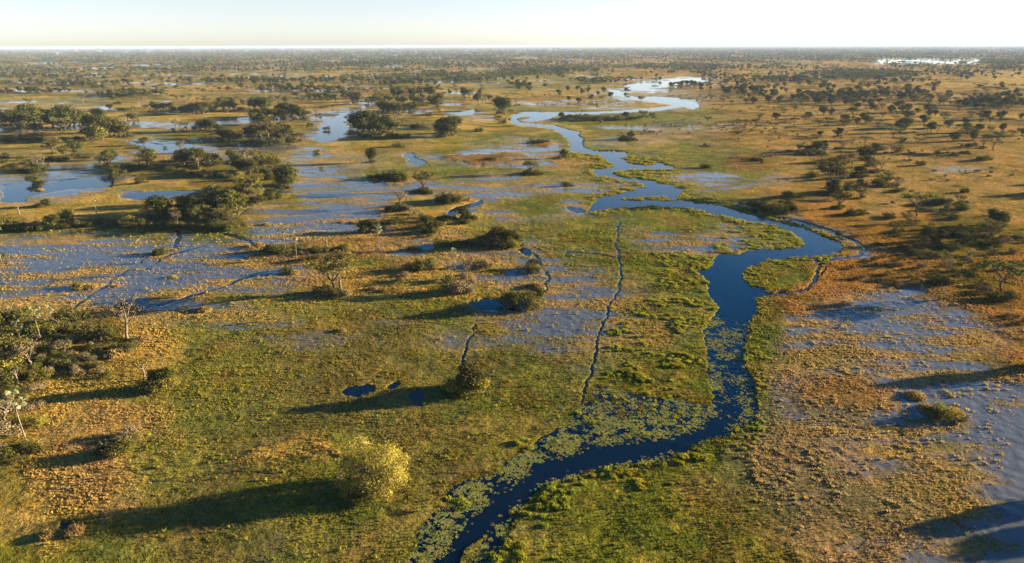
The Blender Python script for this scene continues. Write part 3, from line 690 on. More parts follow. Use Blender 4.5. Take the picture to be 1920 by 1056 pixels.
def k_lily(m, z, w_, u, v, d, X, Y):
    r_ = sample(LILY, u, v); clump = fbm(X, Y, 6, 3, 27)
    return np.clip(r_ * (1.0 + clump * 1.9 + 1.4 * fbm(X, Y, 2.2, 2, 28)), 0, .95) * (z < .0)
X, Y = scatter(420000, 108, 330)
m, z, w_, u, v, d = ground_at(X, Y); sel = rng.random(len(X)) < k_lily(m, z, w_, u, v, d, X, Y)
X, Y = X[sel], Y[sel]; n = len(X)
stuff_points('lily_pads', X, Y, np.full(n, .012), rng.uniform(.3, .66, n), np.stack([.10 + .12 * rng.random(n), .13 + .06 * rng.random(n), .028 + .03 * rng.random(n)], 1),
             lily_meshes, 'pale green water lily pads floating along the dark river bend', 'lily pads')
#TREES_BEGIN
# ---------------------------------------------------------------- tree, palm and shrub archetypes (unit height)
bark = None
def bark_mat(name, col):
    m, nt, N, Lk = mat(name); out = N('ShaderNodeOutputMaterial'); tc = N('ShaderNodeTexCoord')
    n_ = noise_node(N, Lk, tc.outputs['Object'], 22, 4, .7)
    d = N('ShaderNodeBsdfDiffuse'); Lk(mixc(N, Lk, maprange(N, Lk, n_, .35, .65, 0, 1), tuple(c * .55 for c in col), tuple(min(1, c * 1.3) for c in col)), d.inputs['Color'])
    Lk(d.outputs[0], out.inputs[0]); return m
M_BARK = bark_mat('grey_brown_bark', (.10, .08, .06)); M_PALE = bark_mat('pale_bark', (.15, .125, .095)); M_BARE = bark_mat('bare_twig_bark', (.13, .105, .08))
M_LEAF = {
 'evergreen': plant_mat('evergreen_leaf', (.060, .062, .015), .15), 'broadleaf': plant_mat('olive_leaf', (.125, .108, .030), .22),
 'acacia': plant_mat('acacia_leaf', (.12, .125, .030), .2), 'shrub': plant_mat('shrub_leaf', (.080, .078, .018), .2),
 'dry': plant_mat('dry_twig', (.155, .118, .065), .12), 'palm': plant_mat('fan_palm_leaf', (.15, .16, .085), .2), 'skirt': plant_mat('dead_frond', (.26, .17, .09), .1),
 'willow': plant_mat('pale_willow_leaf', (.31, .27, .052), .3, False, .05, .33), 'bright': plant_mat('bright_shrub_leaf', (.17, .15, .025), .25), 'gold': plant_mat('golden_grass_blade', (.27, .18, .055), .3, False, .15)}

def tube(V, F, MI, pts, r0, r1, sides=5, mi=0):
    pts = [np.array(p, float) for p in pts]; k0 = len(V); n = len(pts)
    for i, p in enumerate(pts):
        t = pts[min(i + 1, n - 1)] - pts[max(i - 1, 0)]; t /= np.linalg.norm(t) + 1e-9
        s = np.cross(t, (0.31, .95, 0.05)); s /= np.linalg.norm(s) + 1e-9; q = np.cross(t, s)
        rr_ = r0 + (r1 - r0) * i / (n - 1)
        for j in range(sides):
            a_ = 2 * math.pi * j / sides; V.append(tuple(p + rr_ * (math.cos(a_) * s + math.sin(a_) * q)))
    for i in range(n - 1):
        for j in range(sides):
            a_ = k0 + i * sides + j; b_ = k0 + i * sides + (j + 1) % sides
            F.append((a_, b_, b_ + sides, a_ + sides)); MI.append(mi)
def limb_tree(r_, trunk_h, spread, top, nl, r0, crook=.06, sub=3):
    """trunk and limbs; returns mesh lists and limb end points"""
    V, F, MI = [], [], []; ends = []
    b_ = np.array([0, 0, -.03]); p = [b_]; nseg = 4
    for i in range(1, nseg + 1):
        p.append(np.array([r_.uniform(-crook, crook) * i / nseg, r_.uniform(-crook, crook) * i / nseg, trunk_h * i / nseg]))
    tube(V, F, MI, p, r0, r0 * .7, 7)
    root = p[-1]
    for i in range(nl):
        a_ = 2 * math.pi * (i + r_.uniform(-.25, .25)) / nl; d_ = spread * r_.uniform(.5, .95); h_ = top * r_.uniform(.7, .98)
        e_ = np.array([math.cos(a_) * d_, math.sin(a_) * d_, h_])
        m1 = root + (e_ - root) * .5 + np.array([r_.uniform(-.05, .05), r_.uniform(-.05, .05), -.02 + r_.uniform(-.03, .05)])
        tube(V, F, MI, [root - np.array([0, 0, .02]), m1, e_], r0 * .5, r0 * .12, 5); ends.append(e_)
        for s in range(sub):
            q0 = m1 + (e_ - m1) * r_.uniform(0, .7); q1 = q0 + np.array([r_.uniform(-1, 1), r_.uniform(-1, 1), r_.uniform(.1, .9)]) * spread * .4
            tube(V, F, MI, [q0, (q0 + q1) / 2 + np.array([0, 0, .015]), q1], r0 * .2, r0 * .05, 3); ends.append(q1)
    return V, F, ends
def leaf_cloud(g, lobes, n, size, flat=1.0, shell=.55):
    """many small folded leaf sprays through the lobes of a crown"""
    L = np.array([l[:6] for l in lobes], float); vol = L[:, 3] * L[:, 4] * L[:, 5]; vol = vol ** .75
    k = g.choice(len(L), n, p=vol / vol.sum())
    d = g.normal(size=(n, 3)); d /= np.linalg.norm(d, axis=1)[:, None]
    rad_ = (shell + (1 - shell) * g.random(n)) ** 1.0 * (1 + .16 * g.normal(size=n))
    c = L[k, :3] + d * L[k, 3:6] * rad_[:, None]
    keep = c[:, 2] > .01; c = c[keep]; d = d[keep]; n = len(c)
    nrm = d + g.normal(size=(n, 3)) * .42 + np.array([0, 0, .12]); nrm /= np.linalg.norm(nrm, axis=1)[:, None]
    t = np.cross(nrm, g.normal(size=(n, 3))); t /= np.linalg.norm(t, axis=1)[:, None] + 1e-9; b_ = np.cross(nrm, t)
    s = size * g.uniform(.55, 1.35, n)[:, None]; s2 = s * g.uniform(.5, .95, n)[:, None]
    V = np.stack([c - t * s - b_ * s2 * .3, c - b_ * s2 + nrm * s * .15, c + t * s + b_ * s2 * .2, c + b_ * s2 - nrm * s * .2], 1).reshape(-1, 3)
    F = np.arange(4 * n).reshape(n, 4)
    return V.tolist(), F.tolist()
ARCH = {}
def arch(kind, i, V, F, tm, parts):
    trunk = mesh_from('trunk', V, F, [tm], True) if V else None
    pm = []
    for nm, lm, (LV, LF) in parts: pm.append((nm, mesh_from(nm, LV, LF, [lm])))
    ARCH.setdefault(kind, []).append((trunk, pm))
def lobes_round(r_, n, cz, rx, rz, lr):
    o = [(0, 0, cz, rx * .6, rx * .6, rz * .75)]
    for i in range(n):
        a_ = r_.uniform(0, 6.28); el_ = r_.uniform(-.5, 1.3)
        d_ = rx * r_.uniform(.45, .75)
        q = lr * r_.uniform(.7, 1.25)
        o.append((math.cos(a_) * math.cos(el_) * d_, math.sin(a_) * math.cos(el_) * d_, cz + math.sin(el_) * rz * .62, q, q, q * .85))
    return o
g = np.random.default_rng(11); pr = random.Random(5)
for i in range(5):
    V, F, e_ = limb_tree(pr, .18, .32, .7, 5, .035); arch('evergreen', i, V, F, M_BARK, [('crown', M_LEAF['evergreen'], leaf_cloud(g, lobes_round(pr, 12, .50, .42, .52, .17), 2100, .027, shell=.6))])
for i in range(5):
    V, F, e_ = limb_tree(pr, .22, .42, .8, 8, .032, .06, 4)
    lb = [(q[0], q[1], q[2], .13 * pr.uniform(.6, 1.3), .13 * pr.uniform(.6, 1.3), .09) for q in e_]
    arch('broadleaf', i, V, F, M_BARK, [('crown', M_LEAF['broadleaf'], leaf_cloud(g, lb, 1700, .021, shell=.25))])
for i in range(4):
    V, F, e_ = limb_tree(pr, .42, .55, .86, 6, .030, .08)
    lb = [(q[0] * 1.1, q[1] * 1.1, .84 + pr.uniform(-.05, .06), .24 * pr.uniform(.7, 1.2), .24 * pr.uniform(.7, 1.2), .085) for q in e_[::2]]
    arch('acacia', i, V, F, M_BARK, [('crown', M_LEAF['acacia'], leaf_cloud(g, lb, 800, .036, shell=.3))])
for i in range(4):
    V, F, e_ = limb_tree(pr, .30, .40, .85, 6, .035, .09, 5)
    lb = [(q[0], q[1], q[2], .12, .12, .10) for q in e_]
    arch('bare', i, V, F, M_BARE, [('crown', M_LEAF['dry'], leaf_cloud(g, lb, 520, .022, shell=.1))])
for kind, lm in (('shrub', 'shrub'), ('bright', 'bright'), ('dryshrub', 'dry')):
    for i in range(4):
        lb = []
        for q in range(7):
            a_ = pr.uniform(0, 6.28); d_ = pr.uniform(.15, .62); s_ = pr.uniform(.24, .42)
            lb.append((math.cos(a_) * d_, math.sin(a_) * d_, pr.uniform(.25, .55), s_, s_, s_ * 1.05))
        V, F, MI = [], [], []
        for q in range(5):
            a_ = pr.uniform(0, 6.28); tube(V, F, MI, [(0, 0, -.05), (math.cos(a_) * .2, math.sin(a_) * .2, .3), (math.cos(a_) * .5, math.sin(a_) * .5, .7)], .03, .012, 4)
        arch(kind, i, V, F, M_BARE, [('foliage', M_LEAF[lm], leaf_cloud(g, lb, 1100, .042, shell=.45))])
# hummock: earth dome with standing golden grass
M_EARTH = bark_mat('mound_earth', (.20, .12, .05))
for i in range(4):
    V, F, MI = [], [], []; ns = 12
    V.append((0, 0, .55))
    for k, (rr_, zz) in enumerate(((.35, .48), (.7, .28), (1.0, -.06))):
        for q in range(ns):
            a_ = q / ns * 6.283; j_ = pr.uniform(.85, 1.15); V.append((math.cos(a_) * rr_ * j_, math.sin(a_) * rr_ * j_, zz * pr.uniform(.85, 1.1)))
    for q in range(ns): F.append((0, 1 + q, 1 + (q + 1) % ns))
    for k in range(2):
        for q in range(ns): a_ = 1 + k * ns + q; b_ = 1 + k * ns + (q + 1) % ns; F.append((a_, a_ + ns, b_ + ns, b_))
    BV, BF = [], []
    for q in range(150):
        a_ = pr.uniform(0, 6.28); d_ = .95 * math.sqrt(pr.random()); bv, bf = blades(pr, 2, .5, .04, .06, .4)
        k = len(BV); zz = .52 * (1 - d_ ** 2)
        BV += [(x + math.cos(a_) * d_, y + math.sin(a_) * d_, z + zz) for x, y, z in bv]; BF += [tuple(w_ + k for w_ in f) for f in bf]
    trunk = mesh_from('mound', V, F, [M_EARTH], True)
    ARCH.setdefault('hummock', []).append((trunk, [('grass', mesh_from('grass', BV, BF, [M_LEAF['gold']]))]))
# fan palm parts: frond = stalk + fan of folded blades
def frond_mesh(r_, name, m):
    V, F, MI = [], [], []
    tube(V, F, MI, [(0, 0, 0), (.45, 0, .10), (.85, 0, .06)], .018, .012, 3)
    nb = 9
    for q in range(nb):
        a_ = math.radians(-75 + 150 * q / (nb - 1)); L_ = .62 * (1 - .22 * abs(q - 4) / 4)
        dx, dy = math.cos(a_), math.sin(a_); k = len(V); wv = .055
        V += [(.83, 0, .06), (.83 + dx * L_ * .6 - dy * wv, dy * L_ * .6 + dx * wv, .05 + .02), (.83 + dx * L_, dy * L_, -.06 * (1 + abs(q - 4) * .3)), (.83 + dx * L_ * .6 + dy * wv, dy * L_ * .6 - dx * wv, .03)]
        F.append((k, k + 1, k + 2, k + 3))
    return mesh_from(name, V, F, [m])
FROND = [frond_mesh(pr, 'frond', M_LEAF['palm']) for _ in range(2)]; DEADF = frond_mesh(pr, 'dead_frond', M_LEAF['skirt'])
def palm_trunk(r_):
    V, F, MI = [], [], []; b_ = r_.uniform(-.04, .04)
    tube(V, F, MI, [(0, 0, -.03), (b_ * .5, 0, .25), (b_, .01, .6), (b_ * .6, .015, .93)], .0155, .0105, 6)
    return mesh_from('trunk', V, F, [M_PALE], True), (b_ * .6, .015, .93)
PALMT = [palm_trunk(pr) for _ in range(3)]

# the big pale tree in the foreground marsh
def hero():
    r_ = random.Random(21); gg_ = np.random.default_rng(4); V, F, e_ = limb_tree(r_, .12, .46, .75, 9, .038, .04, 7)
    lb = [(-.22, .20, .76, .22, .22, .19), (.16, 0, .62, .36, .32, .26), (.40, -.16, .40, .24, .22, .24), (-.34, .02, .44, .24, .26, .24), (.02, -.30, .34, .28, .20, .20), (.52, .0, .2, .16, .16, .14), (-.5, -.1, .2, .15, .16, .13), (.3, -.35, .16, .16, .14, .12),
          (.42, .10, .30, .20, .20, .20), (-.36, -.18, .22, .18, .2, .18), (.2, .3, .45, .24, .24, .26), (.05, -.02, .42, .30, .28, .24)]
    for q in range(9):
        a_ = r_.uniform(0, 6.28); el_ = r_.uniform(-.1, 1.0); d_ = r_.uniform(.42, .72)
        qr = r_.uniform(.07, .22); lb.append((math.cos(a_) * math.cos(el_) * d_ * .95, math.sin(a_) * math.cos(el_) * d_ * .8, .34 + math.sin(el_) * d_ * .7, qr, qr, qr * .8))
    return V, F, leaf_cloud(gg_, lb, 17000, .0125, shell=.5)
hv_, hf_, hl_ = hero(); ARCH['willow'] = [(mesh_from('trunk', hv_, hf_, [M_PALE], True), [('crown', mesh_from('crown', *hl_, [M_LEAF['willow']]))])]

NAMES = {'evergreen': ('evergreen_tree', 'tree'), 'broadleaf': ('open_crowned_tree', 'tree'), 'acacia': ('flat_topped_tree', 'tree'), 'bare': ('leafless_tree', 'bare tree'),
 'shrub': ('shrub', 'shrub'), 'bright': ('shrub', 'shrub'), 'dryshrub': ('dry_shrub', 'shrub'), 'hummock': ('grassy_hummock', 'hummock'), 'palm': ('fan_palm', 'palm'), 'willow': ('willow_tree', 'tree'), 'stump': ('dead_trunk', 'dead tree')}
WIDTH = {'evergreen': 1.3, 'broadleaf': 1.2, 'acacia': 1.1, 'bare': 1.0, 'shrub': 1.25, 'bright': 1.25, 'dryshrub': 1.25, 'hummock': 1.6, 'willow': 1.1, 'palm': 1}
HOLD = []
def link_child(nm, me, par, loc=(0, 0, 0), rot=None, sc=None):
    o = bpy.data.objects.new(nm, me); COL.objects.link(o); o.parent = par; o.location = loc
    if rot: o.rotation_euler = rot
    if sc: o.scale = (sc, sc, sc)
    return o
def ground_z(X, Y): return ground_at([X], [Y])[1][0]
def grow(kind, X, Y, z, h, wmul=1.0, turn=None, detail=True):
    nm, cat = NAMES[kind]
    t = bpy.data.objects.new(nm, None); COL.objects.link(t); t.location = (X, Y, z)
    t.rotation_euler = (0, 0, random.uniform(0, 6.283) if turn is None else turn); t['category'] = cat; t.empty_display_size = .5
    if kind == 'palm':
        t.scale = (1, 1, 1); tm, top = random.choice(PALMT)
        o = link_child('trunk', tm, t); o.scale = (h, h, h)
        nf = 13; cr_ = 1.9 * h / 14.0 + .5
        for q in range(nf):
            elv = random.uniform(-.75, .75) if q > 2 else 1.0
            link_child('frond', FROND[q % 2], t, (top[0] * h, top[1] * h, top[2] * h), (random.uniform(-.5, .5), -elv, q * 2.4 + random.uniform(-.3, .3)), cr_ * random.uniform(.85, 1.1))
        for q in range(3):
            link_child('dead_frond', DEADF, t, (top[0] * h, top[1] * h, top[2] * h - .2), (0, 1.15, q * 2.1 + random.random()), cr_ * .85)
    elif kind == 'stump':
        link_child('trunk', STUMP, t).scale = (h, h, h)
    else:
        tm, pm = random.choice(ARCH[kind]); wv = WIDTH[kind] * wmul
        t.scale = (h * wv, h * wv, h)
        if tm: link_child(tm.name.split('.')[0], tm, t)
        for nm_, me in pm: link_child(nm_, me, t)
    return t
sv, sf, smi = [], [], []
tube(sv, sf, smi, [(0, 0, -.05), (.03, 0, .4), (.0, .03, .8), (.05, 0, 1.0)], .07, .03, 6); tube(sv, sf, smi, [(.02, 0, .55), (.2, .05, .75), (.34, .1, .95)], .03, .01, 4); tube(sv, sf, smi, [(.0, 0, .7), (-.16, -.1, .85), (-.25, -.1, 1.05)], .025, .01, 4)
STUMP = mesh_from('trunk', sv, sf, [M_PALE], True)

# (place phrase, [(kind, map u, map v, height in map px, optional own label), ...])
K = {'E': 'evergreen', 'O': 'broadleaf', 'A': 'acacia', 'D': 'bare', 'B': 'shrub', 'Y': 'bright', 'X': 'dryshrub', 'H': 'hummock', 'P': 'palm', 'W': 'willow', 'T': 'stump'}
SITES = [
 ('', [('W', 697, 915, 95, 'big pale yellow green round tree alone in the foreground marsh')]),
 ('round the big pale foreground tree', [('B',660,925,20),('B',648,905,16),('B',730,905,24),('B',745,890,18),('Y',700,928,14),('B',680,932,16),('B',670,945,14),('B',715,922,18),('Y',652,935,12)]),
 ('on the foreground marsh islet', [('E',878,733,40,'dark green bushy tree on the small round island in the foreground marsh'),('Y',864,733,26),('Y',888,733,30),('Y',876,737,24),('B',858,728,14),('E',868,724,24)]),
 ('on the islet beside the near left island', [('E',305,728,34,'dark green bushy tree on the islet beside the near left island'),('Y',318,730,22),('B',290,730,20),('Y',284,734,14),('Y',298,736,14),('T',272,715,30,'pale leafless stem behind the bush on the islet')]),
 ('on the lower left islet by the track', [('B',210,855,26),('D',236,845,24),('Y',226,856,18),('Y',252,832,14),('X',246,822,20),('B',200,850,14)]),
 ('beside the small pool, bottom left', [('H',140,1000,16),('H',90,1008,12)]),
 ('on the near left island', [('P',78,642,56),('P',97,612,30),('P',42,655,44),('P',50,830,88),('O',12,690,60),('O',40,688,38),('D',58,692,44),('D',30,680,30),('D',10,790,50),('D',240,640,70,'tall greyish leafless tree at the tip of the near left island'),
   ('B',15,605,26),('B',40,600,20),('Y',45,598,18),('B',120,612,22),('B',150,606,18),('B',100,625,22),('Y',92,628,20),('B',60,630,18),('B',20,640,18),('B',165,628,18),('B',190,640,22),('B',205,634,18),('B',130,650,14),('X',120,660,18),('B',180,658,12),('B',232,660,14),('B',255,655,10),('B',90,660,14),
   ('B',10,720,24),('Y',8,700,26),('B',35,715,16),('B',60,700,16),('Y',75,715,18),('X',95,705,14),('B',120,690,12),('X',150,680,12),('B',175,690,10),('B',40,745,16),('B',15,750,18),('X',70,735,14),('B',5,860,20),('B',30,850,18),('Y',60,845,16),('B',80,850,16),('X',20,820,22),('Y',70,800,20),('B',40,870,14),('B',10,890,14),('X',60,770,16),('X',15,780,26),('Y',35,800,18),
   ('T',35,725,26,'pale fallen branch leaning on the near left island'),('X',150,706,12),('X',190,700,10),('H',215,670,14),('H',270,640,12)]),
 ('on the grassy two-palm ridge', [('P',557,493,54,'right and nearer of the two tall fan palms on the ridge left of centre'),('P',537,476,48,'left and farther of the two tall fan palms on the ridge left of centre'),
   ('B',505,473,10),('B',518,472,14),('B',530,476,13),('B',545,474,10),('B',562,472,10),('B',590,473,7),('B',612,474,7),('B',645,472,6),('B',572,491,9),('B',586,488,9),('X',600,486,7),('H',486,463,9),('H',470,466,7),('T',613,466,18),('X',570,480,7)]),
 ('in the flooded grass at left', [('B',541,512,13),('H',551,513,9),('H',152,541,12),('B',144,538,10),('H',172,540,10),('H',323,521,7),('H',382,583,10),('B',302,476,13),('H',325,470,6),('H',640,622,8),('B',300,478,10),('H',220,538,6),('H',500,422,6)]),
 ('under the big open tree at left', [('O',628,548,62,'big open-crowned tree with dark forked trunk beside the flooded grass'),('T',640,548,30),('B',612,552,15),('B',622,555,16),('B',634,556,12),('X',642,558,12),('B',600,550,10),('H',650,552,10)]),
 ('on the long grassy central island', [('P',711,474,46),('P',854,508,36),('P',849,505,31),('B',785,506,20),('B',775,508,13),('B',796,508,14),('X',806,507,10),('T',768,506,18),('O',838,548,26),('X',848,548,20),('X',862,546,18),('X',872,545,16),('X',880,536,12),('D',845,520,24),('X',865,525,12),('X',760,520,8),('X',745,530,7),('H',700,545,8),('H',720,548,7),('X',820,530,10),('H',875,520,10),('T',832,538,22),('X',878,550,12),('D',877,522,30)]),
 ('in the cluster beside the blue pool', [('E',957,577,26),('E',972,579,28),('O',988,574,26),('E',1004,568,24),('Y',1008,576,18),('O',965,566,20),('X',994,580,16),('B',950,576,16),('Y',1000,582,14),('H',1008,540,12),('H',995,538,8)]),
 ('on the islet above the blue pool', [('E',1001,503,16),('B',988,510,14),('B',1000,514,10),('Y',1010,510,12),('X',993,505,10)]),
 ('on the orange mound near the blue pool', [('X',903,499,14),('H',912,497,12),('B',910,503,8),('H',925,492,9)]),
 ('in the dark thicket above the blue pool', [('E',905,458,13),('B',895,461,11),('E',920,460,18),('E',934,459,27),('E',948,461,24),('Y',955,464,16),('E',964,459,20),('E',973,460,16),('Y',966,466,12),('B',885,458,9),('B',824,462,11),('B',861,461,8),('B',850,463,7),('D',774,470,16),('B',940,466,12),('X',912,464,10)]),
 ('on the palm island above the centre', [('E',803,430,20),('E',812,436,16),('B',798,438,13),('B',806,440,12),('B',825,416,9),('B',835,413,10),('B',845,412,8),('B',728,396,8),('B',745,396,12),('X',758,396,12),('X',768,397,9),('D',752,388,26,'small dark-headed tree on a thin stem on the palm island above the centre'),('P',770,420,26),('B',740,420,8),('B',725,422,6),('B',750,418,7),('X',790,410,8),('X',780,404,8),('B',815,425,8),('P',710,440,14),('E',684,434,20),('E',698,434,21),('B',690,436,16),('B',708,434,10),('H',668,420,5),('H',640,418,5)]),
 ('at the blue inlet above the centre', [('E',872,413,18),('B',880,412,9),('B',873,420,8)]),
 ('on the bushy islet beside the palm island', [('B',825,378,12),('B',835,379,15),('X',842,378,14),('Y',850,380,15),('Y',860,380,15),('X',868,378,12),('H',876,376,9),('B',842,383,10)]),
 ('on the tiny islet behind the palm island', [('O',796,358,32),('B',786,362,8),('B',795,362,9),('B',806,362,8)]),
 ('on the dark shrub island', [('B',700,335,7),('B',712,335,8),('B',722,335,10),('B',734,335,13),('B',744,336,12),('B',755,338,11),('Y',762,338,10),('B',742,341,9),('X',690,332,5),('X',705,340,5)]),
 ('on the pale flats by the oval pools', [('E',697,305,23,'small round dark tree on the pale flats by the oval pools'),('B',748,276,8)]),
 ('among the oval pools', [('P',932,299,28,'thin fan palm on the orange oval island among the pools'),('B',925,301,5),('B',915,300,4),('E',1057,297,13),('O',996,326,24,'tree standing on a dark bush in the pale oval pools'),('B',989,327,8),('B',998,328,9),('B',1005,327,7),('B',1063,349,9),('B',1000,268,5),('B',1008,268,5),('B',1016,267,5),('B',1025,268,5),('H',1050,299,4),('B',898,247,7)]),
 ('in the tree island by the river', [('E',672,250,32),('E',682,252,34),('E',692,250,33),('E',700,250,26),('D',706,252,18),('E',712,252,20),('E',722,238,18),('E',728,249,24),('E',736,250,22),('D',745,236,15),('D',756,237,14),('D',766,238,13),('B',680,256,8),('B',695,257,8),('B',712,257,8),('B',730,258,8),('B',748,258,8),('B',762,258,7),('B',772,241,8),('B',784,241,9),('X',796,242,9),('X',806,243,8),('B',688,258,8),('X',660,252,8)]),
 ('in the dark pair beside the tree island', [('E',829,256,28),('E',838,257,30),('E',847,254,28),('X',855,250,14),('B',826,258,14)]),
 ('behind the tree island by the river', [('E',718,212,18),('E',728,213,17),('E',738,214,18),('E',748,214,15),('E',758,213,15),('E',768,212,15),('E',778,211,18),('B',790,200,8),('B',800,199,9),('E',821,206,24,'dark upright tree standing forward of the row behind the tree island'),('B',803,218,7),('E',662,192,16),('E',670,192,14),('D',690,197,12),('E',697,195,12),('O',712,196,15),('E',738,184,16),('E',746,183,18),('E',773,183,14),('O',785,182,13),('E',806,182,17),('E',870,184,15),('O',880,184,15),('E',896,192,14),('D',910,193,14),('E',900,178,8)]),
 ('at the first bend of the river', [('E',935,207,18),('E',942,212,24),('E',946,208,18),('B',938,214,8),('B',942,232,7),('B',935,222,5),('D',967,198,12),('E',1085,194,9),('E',1067,190,8),('E',1108,188,8),('E',1145,184,9)]),
 ('in the dark hedge island behind the river', [('E',1052,222,9),('B',1062,223,7),('B',1072,223,8),('B',1082,225,8),('B',1092,226,9),('B',1102,226,9),('B',1112,227,9),('B',1122,227,9),('B',1132,226,9),('B',1142,225,8),('B',1152,226,8),('B',1162,225,8),('E',1172,223,11),('B',1182,225,8),('B',1191,225,7),('O',1205,222,13),('O',1222,222,9),('D',1092,216,9),('X',1125,231,5)]),
 ('on the rust coloured island beside the river', [('E',1183,262,12),('B',1168,261,8),('B',1176,263,6),('B',1188,264,6)]),
 ('in the green meadow right of the river', [('Y',1318,315,9),('B',1324,316,8),('B',1326,276,4),('B',1420,303,7),('B',1412,303,5),('B',1426,304,5),('D',1447,295,14)]),
 ('on the dark bushy point at the river bend', [('B',1400,386,9),('B',1412,388,12),('B',1424,391,13),('B',1436,394,14),('B',1448,398,16),('Y',1458,400,15),('B',1467,400,14),('B',1430,397,10),('E',1476,386,22),('B',1470,395,12),('B',1480,396,10)]),
 ('on the dry slope above the river bend', [('O',1558,366,62,'very tall tree with a thick pale base on the dry slope right of the river'),('D',1556,366,26),('E',1563,366,22),('B',1568,362,14),('O',1574,393,28,'yellow green tree on a thin trunk on the dry slope above the river bend'),('O',1590,358,16),('O',1600,356,14),('E',1610,350,12),('O',1612,374,20),('B',1604,404,12),('B',1612,403,9),('B',1528,334,11),('D',1640,324,20),('D',1650,323,18),('B',1655,350,14),('O',1665,338,14),('X',1675,352,8),('D',1680,360,26),('E',1656,347,12)]),
 ('in the scrub on the right slope', [('A',1718,408,34,'tall thin flat-topped tree at the upper left of the scrub on the right slope'),('P',1750,422,26),('P',1778,402,18),('P',1821,403,18),('P',1816,502,26),('E',1858,424,24),('E',1873,428,26),('E',1738,455,24),('E',1748,462,16),('E',1762,445,12),('E',1776,442,11),('O',1855,456,36,'largest open green tree in the middle of the right slope scrub'),('O',1738,492,20),('O',1752,494,18),('D',1773,516,26),('B',1735,384,9),('B',1748,383,11),('B',1764,384,10),('X',1778,384,10),('O',1798,384,16),
   ('B',1805,362,8),('O',1677,439,20),('O',1697,420,18),('B',1790,412,9),('B',1800,396,14),('B',1765,470,9),('B',1780,472,10),('B',1795,468,9),('B',1812,462,12),('B',1832,460,11),('B',1840,450,12),('B',1820,440,9),('B',1800,446,9),('B',1790,440,10),('X',1875,462,11),('X',1890,456,9),('B',1775,482,9),('B',1760,486,8),('E',1812,530,20,'round dark green tree left of the umbrella tree on the right slope'),('B',1832,509,9),('B',1755,532,12),('B',1770,534,11),('B',1740,534,10),('B',1720,530,8),('X',1715,540,8),('X',1685,536,7),('B',1700,474,9),('B',1690,470,8),('B',1715,478,9),('X',1730,505,10),('Y',1790,512,9),('B',1862,500,9),('X',1878,510,8),('B',1905,450,8),('X',1900,478,9),
   ('X',1640,500,6),('X',1655,470,6),('X',1660,520,6),('B',1665,410,6)]),
 ('by the umbrella tree', [('A',1874,552,46,'large green umbrella-shaped tree with a pale trunk near the right edge'),('B',1856,562,12),('B',1870,566,14),('B',1888,565,14),('B',1900,562,12),('B',1880,568,10),('X',1840,550,12),('B',1846,540,9),('B',1905,600,9),('B',1918,606,10),('X',1888,594,7)]),
 ('on the small mound, lower right', [('Y',1778,787,22,'bright green dome-shaped bush on the small mound, lower right'),('B',1764,785,16),('Y',1752,776,12),('H',1715,745,14),('B',1756,782,12),('H',1735,768,12),('X',1800,790,10),('X',1740,774,10),('H',1790,776,12)]),
 # left half, farther away
 ('in the tree row by the flooded bank', [('E',400,398,30),('E',412,402,34),('E',424,404,38),('E',434,402,36),('E',443,396,28),('E',418,412,22),('O',408,416,20),('O',426,425,30),('O',436,425,30),('O',449,396,20),('O',458,390,16),('E',351,406,30),('E',363,410,30),('E',372,414,26),('P',376,406,26),('B',340,405,13),('O',332,412,14),('E',304,412,36),('E',300,398,24),('E',312,405,22),('D',272,413,20),('D',282,414,20),('D',292,416,16),('B',355,430,12),('B',370,430,11),('D',334,426,22),('B',395,427,14),('B',405,430,14),('B',415,431,12),('P',402,372,24),('E',394,368,16),('E',408,368,16),
   ('O',470,378,42,'tall open tree with pale leaning trunk in the tree row by the bank'),('O',480,380,26),('O',464,362,22),('B',496,374,15),('E',508,373,16),('E',520,372,16),('B',490,378,12),('X',455,400,12),('O',442,412,18),('B',382,428,12),('B',428,432,14),('B',442,428,12)]),
 ('in the dark hedge on the left bank', [('Y',4,428,20),('B',15,430,12),('B',26,432,11),('B',36,433,12),('B',50,433,15),('B',60,432,12),('B',72,433,10),('B',82,432,11),('B',92,431,13),('E',101,430,22),('B',112,424,12),('B',118,430,10),('E',130,420,22),('B',136,426,14),('B',146,426,10),('B',156,425,9),('B',166,424,8),('B',178,422,8),('B',190,420,9),('X',202,420,9),('B',214,422,9),('X',226,420,12),('B',238,422,12),('Y',252,420,14),('B',262,424,12),('B',274,428,10),('B',286,430,10),('B',298,431,10),('B',310,431,10),('B',322,431,10),('B',244,428,10),('B',226,428,9)]),
 ('near the left pools', [('E',88,388,13),('B',79,389,8),('X',70,390,6),('P',182,403,32,'pale fan palm on the golden bank below the left pools'),('T',37,404,16),('P',2,490,60,'fan palm at the left edge above the flooded grass'),('B',4,488,12),('E',62,344,14),('B',70,343,10),('E',264,346,12),('E',214,334,18),('H',75,357,5)]),
